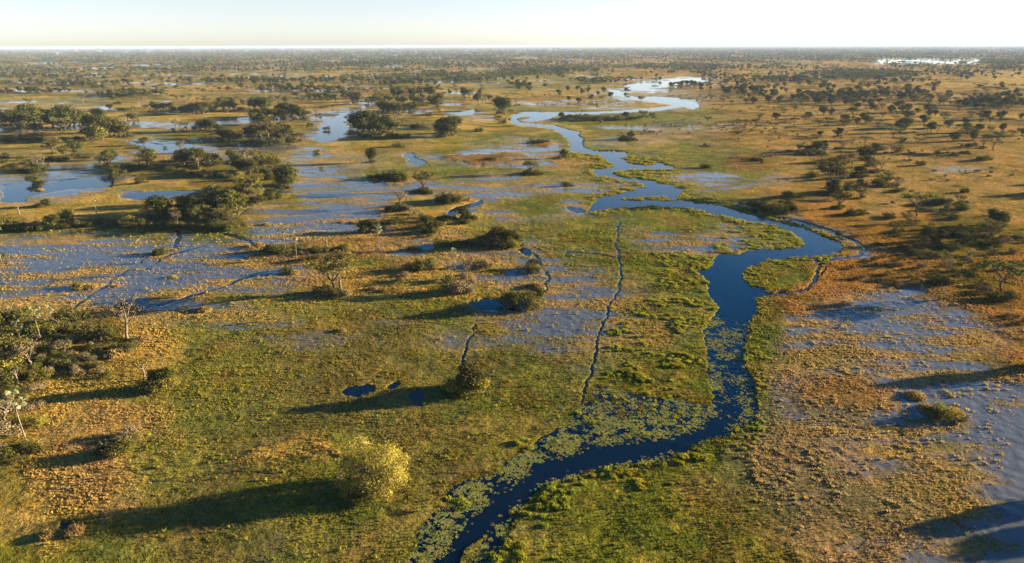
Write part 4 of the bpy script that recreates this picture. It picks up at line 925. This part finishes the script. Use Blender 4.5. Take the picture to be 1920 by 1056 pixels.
 ('in the long thicket above the left pools', [('E',345,312,24),('E',355,314,24),('E',366,316,26),('E',376,315,26),('E',385,314,24),('D',372,318,22),('E',398,306,16),('B',405,312,12),('P',397,324,18),('P',433,322,20),('E',437,306,20),('E',446,309,15),('D',456,303,19),('D',467,302,20),('O',480,302,20),('E',450,326,20),('E',460,328,22),('E',470,329,22),('Y',453,332,9),('O',484,326,20),('O',496,322,30),('O',508,324,24),('E',514,318,20),('O',500,305,20),('E',503,337,16),('B',515,338,14),('E',527,352,26),('E',536,354,36,'large rounded dark tree at the right end of the long thicket'),('E',543,353,28),('B',523,350,14),('B',330,306,8),('B',318,306,7),('B',306,306,6),('B',292,308,6),('E',278,312,28),('E',285,304,14),('D',262,316,18),('B',300,318,6),('B',318,322,7),('B',340,326,8),('B',365,330,7),('B',390,334,8),('B',415,334,8),('B',430,336,8),
   ('O',205,316,24),('D',190,313,17),('O',215,332,14),('E',206,300,18),('E',222,322,12),('B',232,326,8),('B',225,316,9),('B',240,318,10),('B',255,318,10)]),
 ('on the wooded rise left of the thicket', [('E',140,293,24),('E',136,278,10),('O',122,299,20),('B',150,297,9),('B',160,296,8),('B',167,294,7),('B',98,300,8),('B',110,301,9),('B',122,302,8),('B',134,300,8),('B',90,300,7),('E',92,278,12),('O',101,289,24),('D',112,280,18),('D',96,276,16),('D',70,312,20),('D',80,313,18),('D',62,310,14),('B',24,322,10),('B',42,324,11),('B',58,325,11),('B',74,324,11),('B',5,299,10),('B',14,306,7),('O',40,308,14),('B',20,316,9)]),
 ('in the large tree island, far left', [('E',5,236,24),('O',14,236,18),('E',18,228,16),('E',34,240,28),('E',46,238,30),('E',58,236,30),('E',70,236,30),('E',80,234,26),('E',88,232,20),('D',44,230,16),('D',60,230,16),('E',40,246,16),('E',100,240,28),('E',110,242,28),('E',120,240,30),('E',130,240,32),('E',140,240,30),('E',150,238,26),('O',115,246,22),('O',123,246,18),('B',60,240,8),('B',75,240,8),
   ('E',182,226,18),('E',190,226,16),('E',164,243,18),('E',176,250,28),('E',186,252,30),('E',196,256,32),('O',206,258,30),('E',216,257,28),('E',226,258,26),('O',233,257,22),('E',172,262,22),('E',180,264,24),('Y',191,262,24),('B',160,250,9),('E',203,238,16),('B',244,257,8),('B',150,264,8),('B',165,266,9),('A',240,228,20),('E',250,228,14),('D',220,230,10),('D',235,236,10)]),
 ('in the brown scrub at far left', [('D',30,264,13),('D',40,265,15),('D',50,265,17),('D',60,264,17),('D',70,264,14),('D',80,264,16),('O',62,254,14),('B',20,264,9),('B',66,266,9),('D',5,266,9)]),
 ('on the islets of the upper left pools', [('O',260,274,10),('E',270,273,13),('B',261,279,4),('B',311,278,4),('O',338,282,15),('B',346,287,8),('B',358,287,10),('B',370,286,8),('X',334,287,6)]),
 ('in the wooded island above the thicket', [('D',330,244,18),('D',340,246,16),('D',350,246,14),('E',378,246,16),('E',388,247,18),('E',398,247,18),('D',404,248,20),('E',412,252,16),('D',402,258,14),('E',420,262,18),('E',430,265,18),('E',440,267,14),('B',425,267,10),('D',455,252,18),('D',465,256,20),('O',478,258,22),('O',490,262,26),('D',504,262,30),('O',514,264,26),('E',527,258,24),('E',540,264,20),('E',466,263,18),('B',458,271,11),('B',474,271,12),('B',490,272,12),('B',504,272,13),('B',518,273,12),('D',534,271,18),('B',546,268,12),('X',558,266,11),('X',566,265,9),('B',445,258,8),('X',370,246,9)]),
 ('in the wood behind the wooded island', [('E',480,224,18),('E',490,224,18),('E',500,222,18),('E',478,232,16),('E',490,234,16),('E',500,235,14),('E',530,218,20),('E',540,218,20),('E',550,220,20),('E',562,222,20),('E',570,224,16),('D',550,224,12),('D',560,224,12),('E',518,223,18),('E',535,224,14),('O',510,224,16),('X',574,224,6),('E',478,207,20),('E',490,207,20),('E',500,208,20)]),
 ('in the tree row behind that wood', [('E',362,214,18),('E',372,215,20),('E',381,214,18),('E',396,211,16),('E',404,210,16),('E',420,208,20),('E',430,207,20),('E',438,207,14),('E',348,212,12),('B',340,209,9),('B',330,209,9),('E',320,208,12),('E',308,208,12),('E',296,208,12),('E',288,206,12),('B',250,206,5),('B',466,210,8),('X',450,208,7)]),
 ('scattered on the golden flats, upper left', [('O',56,199,15),('T',100,204,10),('D',156,195,18),('T',136,208,10),('E',207,205,9),('D',269,193,10),('B',222,196,6),('B',272,202,6),('D',594,218,12),('B',584,236,6),('B',611,244,7),('Y',593,288,7),('H',598,289,5),('Y',604,317,5),('B',612,203,5),('H',660,418,4),('B',500,228,5)]),
 ('on the plain above the right slope', [('E',1570,258,15),('A',1674,262,17),('A',1622,274,13),('E',1537,256,9),('O',1500,285,12),('E',1512,284,9),('E',1522,285,10),('E',1530,284,15),('E',1545,281,13),('D',1578,281,12),('B',1500,290,8),('B',1520,291,9),('B',1540,291,8),('A',1683,276,14),('A',1720,276,13),('A',1861,284,24),('D',1842,279,16),('B',1816,277,9),('Y',1684,287,14),('D',1672,288,14),('E',1622,302,24),('E',1626,313,16),('E',1612,334,20),('B',1602,333,12),('B',1590,298,9),('X',1580,300,9),('E',1642,284,12),('X',1655,282,9),('B',1727,312,9),('B',1838,302,10),('B',1850,301,7),('B',1760,290,6),('B',1790,292,6),('B',1810,290,6),('D',1704,302,9),('E',1692,270,10),('A',1650,262,9)]),
]
placed = []; UNDER = []
for si, (phrase, items) in enumerate(SITES):
    for it in items: placed.append([si, phrase, K[it[0]], it[1], it[2], it[3], it[4] if len(it) > 4 else None])
pu = np.array([p[3] for p in placed], float); pv_ = np.array([p[4] for p in placed], float)
PX, PY, PD = unproject(pu, pv_)
_, PZ, PW, _, _, _ = ground_at(PX, PY)
WORD = {'evergreen': 'dark evergreen tree', 'broadleaf': 'open olive green tree', 'acacia': 'flat-topped green tree', 'bare': 'leafless brown tree', 'shrub': 'dark green shrub', 'bright': 'bright green shrub',
        'dryshrub': 'dry brown shrub', 'hummock': 'golden grassy hummock', 'palm': 'pale fan palm with bare trunk', 'willow': 'pale round tree', 'stump': 'bare dead trunk'}
ORD = ['', 'second', 'third', 'fourth', 'fifth', 'sixth', 'seventh', 'eighth', 'ninth', 'tenth', 'eleventh', 'twelfth', 'thirteenth', 'fourteenth', 'fifteenth', 'sixteenth', 'seventeenth', 'eighteenth', 'nineteenth', 'twentieth']
def rank_label(word, i, n, phrase):
    if n == 1: return 'only %s %s' % (word, phrase)
    if n == 2: return '%s of two %ss %s' % (('left', 'right')[i], word, phrase)
    if i == 0: return 'leftmost %s %s' % (word, phrase)
    if i == n - 1: return 'rightmost %s %s' % (word, phrase)
    if i <= (n - 1) / 2 and i < 20: return '%s %s from the left %s' % (ORD[i], word, phrase)
    j = n - 1 - i
    if j < 20: return '%s %s from the right %s' % (ORD[j], word, phrase)
    return None
bykey = {}
for i, p in enumerate(placed):
    bykey.setdefault((p[0], p[2]), []).append(i)
labels = [None] * len(placed)
for (si, kind), ids in bykey.items():
    own = [i for i in ids if placed[i][6]]; rest = sorted([i for i in ids if not placed[i][6]], key=lambda i: placed[i][3])
    for i in own: labels[i] = placed[i][6]
    word = WORD[kind] if not own else 'other ' + WORD[kind]
    for r_, i in enumerate(rest):
        labels[i] = rank_label(WORD[kind].replace('pale fan palm with bare trunk', 'pale fan palm') if own == [] else 'lesser ' + WORD[kind].replace(' with bare trunk', ''), r_, len(rest), placed[i][1])
GROUPS = {'evergreen': 'evergreen trees of the tree islands', 'broadleaf': 'open-crowned trees of the tree islands', 'acacia': 'flat-topped trees on the plain', 'bare': 'leafless trees of the tree islands', 'shrub': 'dark shrubs of the islands and banks',
          'bright': 'bright green shrubs of the islands', 'dryshrub': 'dry brown shrubs', 'hummock': 'grassy hummocks in the flooded grass', 'palm': 'fan palms', 'stump': 'dead trunks'}
count = {}
for i, p in enumerate(placed):
    kind = p[2]; h = p[5] * PD[i] / FPX * (1.36 if kind not in ('palm', 'willow', 'stump') else 1.06)
    if kind == 'hummock': h *= .62
    z = max(PZ[i], 0.0) - (.05 if kind in ('shrub', 'bright', 'dryshrub', 'hummock') else 0)
    wm_ = random.uniform(.88, 1.15)
    if p[6] and 'very tall tree' in p[6]: wm_ = .75
    if p[6] and 'umbrella' in p[6]: wm_ = 1.15
    t = grow(kind, PX[i], PY[i], z, h, wm_, 0.0 if kind == 'willow' else None)
    if len(labels[i].split()) > 16: labels[i] = labels[i].replace(' of the trees', '').replace(' the ', ' ')
    t['label'] = labels[i]
    if kind in GROUPS: t['group'] = GROUPS[kind]
    count[kind] = count.get(kind, 0) + 1

for i, p in enumerate(placed):
    if p[2] in ('evergreen', 'broadleaf', 'bare') and p[0] not in (0, 21, 22) and 190 < p[4] < 480 and len(SITES[p[0]][1]) > 5:
        if count.get('shrub', 0) >= 298: break
        sx, sy = PX[i] + random.uniform(-5, 5), PY[i] - random.uniform(1.5, 5)
        z_ = ground_at([sx], [sy]); 
        if z_[2][0] > .3: continue
        UNDER.append((p[0], p[1], sx, sy, max(z_[1][0], 0), random.uniform(2.2, 4.5)))
UNDER.sort(key=lambda q: (q[0], q[2] / q[3])); per = {}
for q in UNDER: per.setdefault(q[1], []).append(q)
for phrase, L_ in per.items():
    for r_, q in enumerate(L_):
        if count['shrub'] >= 300: break
        t = grow('shrub', q[2], q[3], q[4] - .1, q[5], random.uniform(1.0, 1.5)); count['shrub'] += 1
        t['label'] = rank_label('low shrub', r_, len(L_), 'at the foot of the trees ' + phrase); t['group'] = 'low shrubs at the feet of the trees'
# trees standing just outside the frame on the right, whose long shadows cross the flooded grass
# ---- plain beyond: scattered and massed trees
# (u, v, ru, rv, amount, mix)
BANDS = [
 (340,131,200,4,150,'E'),(60,134,100,6,70,'E'),(120,158,120,4,70,'E'),(470,153,160,5,110,'E'),(240,177,60,4,26,'E'),(60,174,55,4,30,'E'),(60,145,90,5,50,'E'),(240,145,120,5,60,'O'),
 (555,168,90,5,44,'E'),(200,166,60,5,24,'O'),(380,170,90,5,28,'D'),(560,187,90,7,30,'D'),(470,195,120,6,26,'D'),(330,188,90,6,16,'O'),(620,184,50,6,18,'E'),(650,150,60,8,34,'E'),(700,120,70,6,80,'E'),(620,122,80,6,90,'E'),
 (762,156,56,4,50,'E'),(650,172,50,5,26,'O'),(760,172,110,8,54,'O'),(850,139,35,3,20,'E'),(930,139,60,4,40,'O'),(1050,134,70,4,36,'E'),(975,162,20,6,18,'E'),(860,190,70,7,22,'D'),(740,192,60,6,20,'E'),
 (1275,160,40,5,24,'E'),(1010,178,60,5,14,'X'),(1110,195,90,4,30,'X'),(1220,190,40,3,8,'O'),
 (1390,172,70,9,44,'E'),(1340,184,60,6,50,'X'),(1560,182,80,12,60,'E'),(1650,178,60,10,24,'O'),(1460,150,90,7,36,'E'),(1700,180,60,9,34,'E'),(1760,190,80,10,36,'O'),(1860,195,80,14,50,'E'),(1820,140,90,8,34,'E'),(1640,132,120,7,60,'O'),(1350,128,120,6,60,'E'),
 (1480,205,110,6,60,'X'),(1640,210,160,10,30,'A'),(1810,222,120,10,26,'A'),(1560,232,180,10,24,'A'),(1400,232,90,8,50,'X'),(1400,245,90,6,30,'X'),(1850,255,80,10,16,'A'),(1700,240,120,10,14,'A'),(1320,160,60,6,14,'O'),(1880,170,60,8,20,'O'),
 (1500,262,200,10,26,'X'),(1700,265,200,14,26,'X'),(1600,290,160,12,34,'X'),(1620,160,200,14,60,'A'),(1450,190,160,16,34,'A'),(1160,135,160,9,50,'A'),(900,120,200,7,120,'E'),(1150,118,160,5,90,'O'),(400,112,400,5,200,'E'),(1000,150,200,8,16,'A'),
 (1120,175,100,10,12,'A'),(500,215,200,14,10,'D'),(1260,236,90,5,20,'X'),(1240,250,70,5,12,'X'),(1700,340,120,20,10,'X'),(1850,320,80,12,8,'X'),(1800,470,120,50,50,'B'),(1660,470,90,60,20,'B'),(1780,400,120,20,14,'X'),
 (110,650,130,50,20,'X'),(100,660,130,50,46,'B'),(430,300,80,8,14,'B'),(400,325,110,8,26,'X'),(60,420,100,6,16,'X'),
]
far = {k: [] for k in 'EODAXB'}
for (u_, v_, ru, rv, n_, k_) in BANDS:
    n_ = int(n_ * (1.4 if v_ < 200 else 1.15)); q = rng.normal(size=(n_, 2)) * .55; q = np.clip(q, -1.3, 1.3)
    for a_, b_ in q: far[(k_ if k_ != 'A' else rng.choice(list('AOOEE'))) if rng.random() < .8 else rng.choice(list('EOD' if k_ in 'EOD' else 'AEX' if k_ == 'A' else 'XXB'))].append((u_ + a_ * ru, v_ + b_ * rv))
FK = {'E': 'evergreen', 'O': 'broadleaf', 'D': 'bare', 'A': 'acacia', 'X': 'dryshrub', 'B': 'shrub'}
HM = {'E': (9, 15), 'O': (8, 13), 'D': (6, 11), 'A': (5, 10), 'X': (1.2, 3.0), 'B': (1.2, 2.6)}
def region(u, v):
    if v < 118: return 'near the horizon'
    side = 'far left' if u < 300 else 'left' if u < 620 else 'centre left' if u < 900 else 'centre right' if u < 1250 else 'right' if u < 1620 else 'far right'
    if v < 165: return 'in the distant tree rows, ' + side
    if v < 205: return 'on the back plain, ' + side
    if v < 240: return 'on the middle plain, ' + side
    if v < 380: return 'on the front plain, ' + side
    return 'in the undergrowth of the %s' % ('near left island' if u < 640 else 'right slope')
PLUR = {'evergreen': 'small dark evergreen tree', 'broadleaf': 'small olive green tree', 'bare': 'small leafless brown tree', 'acacia': 'small flat-topped tree', 'dryshrub': 'low dry brown shrub', 'shrub': 'low dark green shrub'}
reserve = {'E': 300 - count.get('evergreen', 0), 'O': 180, 'D': 120, 'A': 60, 'X': 300 - count.get('dryshrub', 0), 'B': max(0, 300 - count.get('shrub', 0))}
leftover = {k: [] for k in far}; UV = {}
for k, L_ in far.items():
    if not L_: continue
    arr = np.array(L_); arr = arr[np.argsort(-arr[:, 1])]
    X, Y, D_ = unproject(arr[:, 0], arr[:, 1]); _, z, w_, _, _, _ = ground_at(X, Y)
    ok = (w_ < .3); n_ = 0
    for i in np.nonzero(ok)[0]:
        h = random.uniform(*HM[k])
        if n_ < reserve[k]:
            UV.setdefault((k, region(arr[i, 0], arr[i, 1])), [])
            t = grow(FK[k], X[i], Y[i], max(z[i], 0), h, random.uniform(.85, 1.2)); n_ += 1
            rg = region(arr[i, 0], arr[i, 1]); t['label'] = PLUR[FK[k]] + ' ' + rg; UV[(k, rg)].append((arr[i, 0], arr[i, 1], t)); t['group'] = PLUR[FK[k]] + 's ' + rg
        else: leftover[k].append((X[i], Y[i], max(z[i], 0), h))
for (k, rg), L_ in UV.items():
    if L_[0][1] < 165: continue
    L_.sort(key=lambda q: q[0])
    for r_, (a_, b_, t) in enumerate(L_):
        lab = rank_label(PLUR[FK[k]], r_, len(L_), rg)
        if lab: t['label'] = lab
# the far woodland that reads as one mass, out to the horizon
def joined(kind, i):
    tm, pm = ARCH[kind][i]; V = [tuple(v.co) for v in pm[0][1].vertices]; F = [tuple(f.vertices) for f in pm[0][1].polygons]
    st = max(1, len(F) // 330); F = F[::st]; used = sorted({q for f in F for q in f}); re = {q: j for j, q in enumerate(used)}
    c_ = np.array([0, 0, .6]); V2 = []
    for f in F:
        m_0 = np.mean([V[q] for q in f], axis=0)
        for q in f: V2.append(tuple(m_0 + (np.array(V[q]) - m_0) * 2.4))
    F2 = [(4 * j, 4 * j + 1, 4 * j + 2, 4 * j + 3) for j in range(len(F))]
    k = len(V2); tv = [tuple(v.co) for v in tm.vertices][:35]; tf = [tuple(k + q for q in f.vertices) for f in tm.polygons if max(f.vertices) < 35]
    mi = [0] * len(F2) + [1] * len(tf)
    return mesh_from('far_' + kind, V2 + tv, F2 + tf, [pm[0][1].materials[0], M_BARK], False, mi)
FARM = {k: [joined(FK[k], i) for i in range(3)] for k in 'EOA'}; FARM['D'] = [joined('bare', i) for i in range(3)]
for k, L_ in leftover.items():
    if k in 'EOAD': pass
NF = 80000
vv_ = 90 + 95 * rng.random(NF) ** 1.35; uu_ = rng.uniform(-250, 2170, NF)
X, Y, D_ = unproject(uu_, vv_)
cl = fbm(X, Y * .45, 420, 3, 41) + .5 * fbm(X, Y, 120, 2, 42)
bias = np.interp(vv_, [90, 104, 120, 150, 185], [.85, .60, .12, -.25, -.6])
keep = rng.random(NF) < np.clip((cl + bias) * 2.4, 0, 1)
X, Y = X[keep], Y[keep]; _, z, w_, _, _, _ = ground_at(X, Y); keep = w_ < .2; X, Y, z = X[keep], Y[keep], z[keep]
n = len(X); hh = rng.uniform(7, 13, n) * (1 + np.clip((np.hypot(X, Y) - 3000) / 12000, 0, .6)); ki = rng.integers(0, 3, n)
def far_stuff(name, kk, X, Y, z, hh, label):
    ex = leftover[kk]
    if ex: ex = np.array(ex); X = np.append(X, ex[:, 0]); Y = np.append(Y, ex[:, 1]); z = np.append(z, ex[:, 2]); hh = np.append(hh, ex[:, 3])
    if len(X): stuff_points(name, X, Y, z, hh * rng.uniform(1.0, 1.5, len(X)), None, FARM[kk], label, 'woodland', zs=hh)
far_stuff('distant_evergreen_woodland', 'E', X[ki == 0], Y[ki == 0], z[ki == 0], hh[ki == 0], 'bluish evergreen woodland massed towards the horizon')
far_stuff('distant_olive_woodland', 'O', X[ki == 1], Y[ki == 1], z[ki == 1], hh[ki == 1], 'hazy olive woodland massed towards the horizon')
far_stuff('distant_flat_topped_woodland', 'A', X[ki == 2], Y[ki == 2], z[ki == 2], hh[ki == 2], 'hazy flat-topped trees massed towards the horizon')
far_stuff('distant_leafless_woodland', 'D', X[:0], Y[:0], z[:0], hh[:0], 'grey leafless trees in the far woodland')
for k in 'XB':
    if leftover[k]:
        ex = np.array(leftover[k]); fm_ = [p_[1][0][1] for p_ in ARCH[FK[k]][:3]]
        stuff_points('distant_' + ('dry_scrub' if k == 'X' else 'green_scrub'), ex[:, 0], ex[:, 1], ex[:, 2], ex[:, 3] * 1.4, None, fm_, ('dry brown' if k == 'X' else 'dark green') + ' scrub spread thinly over the plain', 'scrub', zs=ex[:, 3])
# off-frame trees on the right
for (u_, v_, h_) in ((1690, 1004, 11.0), (1712, 1000, 9.5), (1775, 1046, 12.0), (1800, 1040, 10.5), (1650, 733, 14.0), (1850, 372, 16.0), (1890, 376, 15.0), (1905, 366, 13.0), (1895, 350, 12.0)):
    X, Y, D_ = unproject(u_, v_); h_ *= 1.15; L_ = .88 * h_ / math.tan(math.radians(SUN_EL)); X, Y = float(X) + L_ * math.cos(a), float(Y) + L_ * math.sin(a)
    t = grow('evergreen', X, Y, .4, h_, .62)
    t['label'] = 'dark tree just beyond the right edge whose shadow crosses the plain'; t['group'] = 'trees beyond the right edge'
# low growth filling the tree islands
ui, uv = [], []
for p in placed:
    if p[2] in ('evergreen', 'broadleaf', 'bare', 'shrub') and 195 < p[4] < 480:
        for q in range(4): ui.append(p[3] + random.gauss(0, 6)); uv.append(p[4] - .5 + random.gauss(0, 1.6))
X, Y, D_ = unproject(np.array(ui), np.array(uv)); _, z, w_, _, _, _ = ground_at(X, Y); ok = w_ < .2; X, Y, z = X[ok], Y[ok], z[ok]
hh = rng.uniform(1.2, 3.4, len(X))
stuff_points('island_undergrowth', X, Y, np.maximum(z, 0) - .1, hh * rng.uniform(1.2, 2.0, len(X)), None, [q[1][0][1] for q in ARCH['shrub'][:3]], 'tangled low green undergrowth filling the tree islands', 'undergrowth', zs=hh)
print('THINGS', count)
#TREES_END
# ---------------------------------------------------------------- haze
hm = bpy.data.meshes.new('haze'); s_ = 60000.0; zb, zt = -2.2, CAM_H + 6
hv = [(-s_, -s_, zb), (s_, -s_, zb), (s_, s_, zb), (-s_, s_, zb), (-s_, -s_, zt), (s_, -s_, zt), (s_, s_, zt), (-s_, s_, zt)]
hm.from_pydata(hv, [], [(0, 3, 2, 1), (4, 5, 6, 7), (0, 1, 5, 4), (1, 2, 6, 5), (2, 3, 7, 6), (3, 0, 4, 7)]); hm.update()
hz, nt, N, Lk = mat('haze_air'); out = N('ShaderNodeOutputMaterial'); pv = N('ShaderNodeVolumePrincipled')
pv.inputs['Color'].default_value = (.46, .60, .86, 1); pv.inputs['Density'].default_value = HAZE_DENSITY; pv.inputs['Anisotropy'].default_value = 0.0
Lk(pv.outputs[0], out.inputs['Volume']); hm.materials.append(hz)
ho = bpy.data.objects.new('haze', hm); COL.objects.link(ho); ho['kind'] = 'stuff'
ho['label'] = 'thin bluish haze over the far plain'; ho['category'] = 'haze'
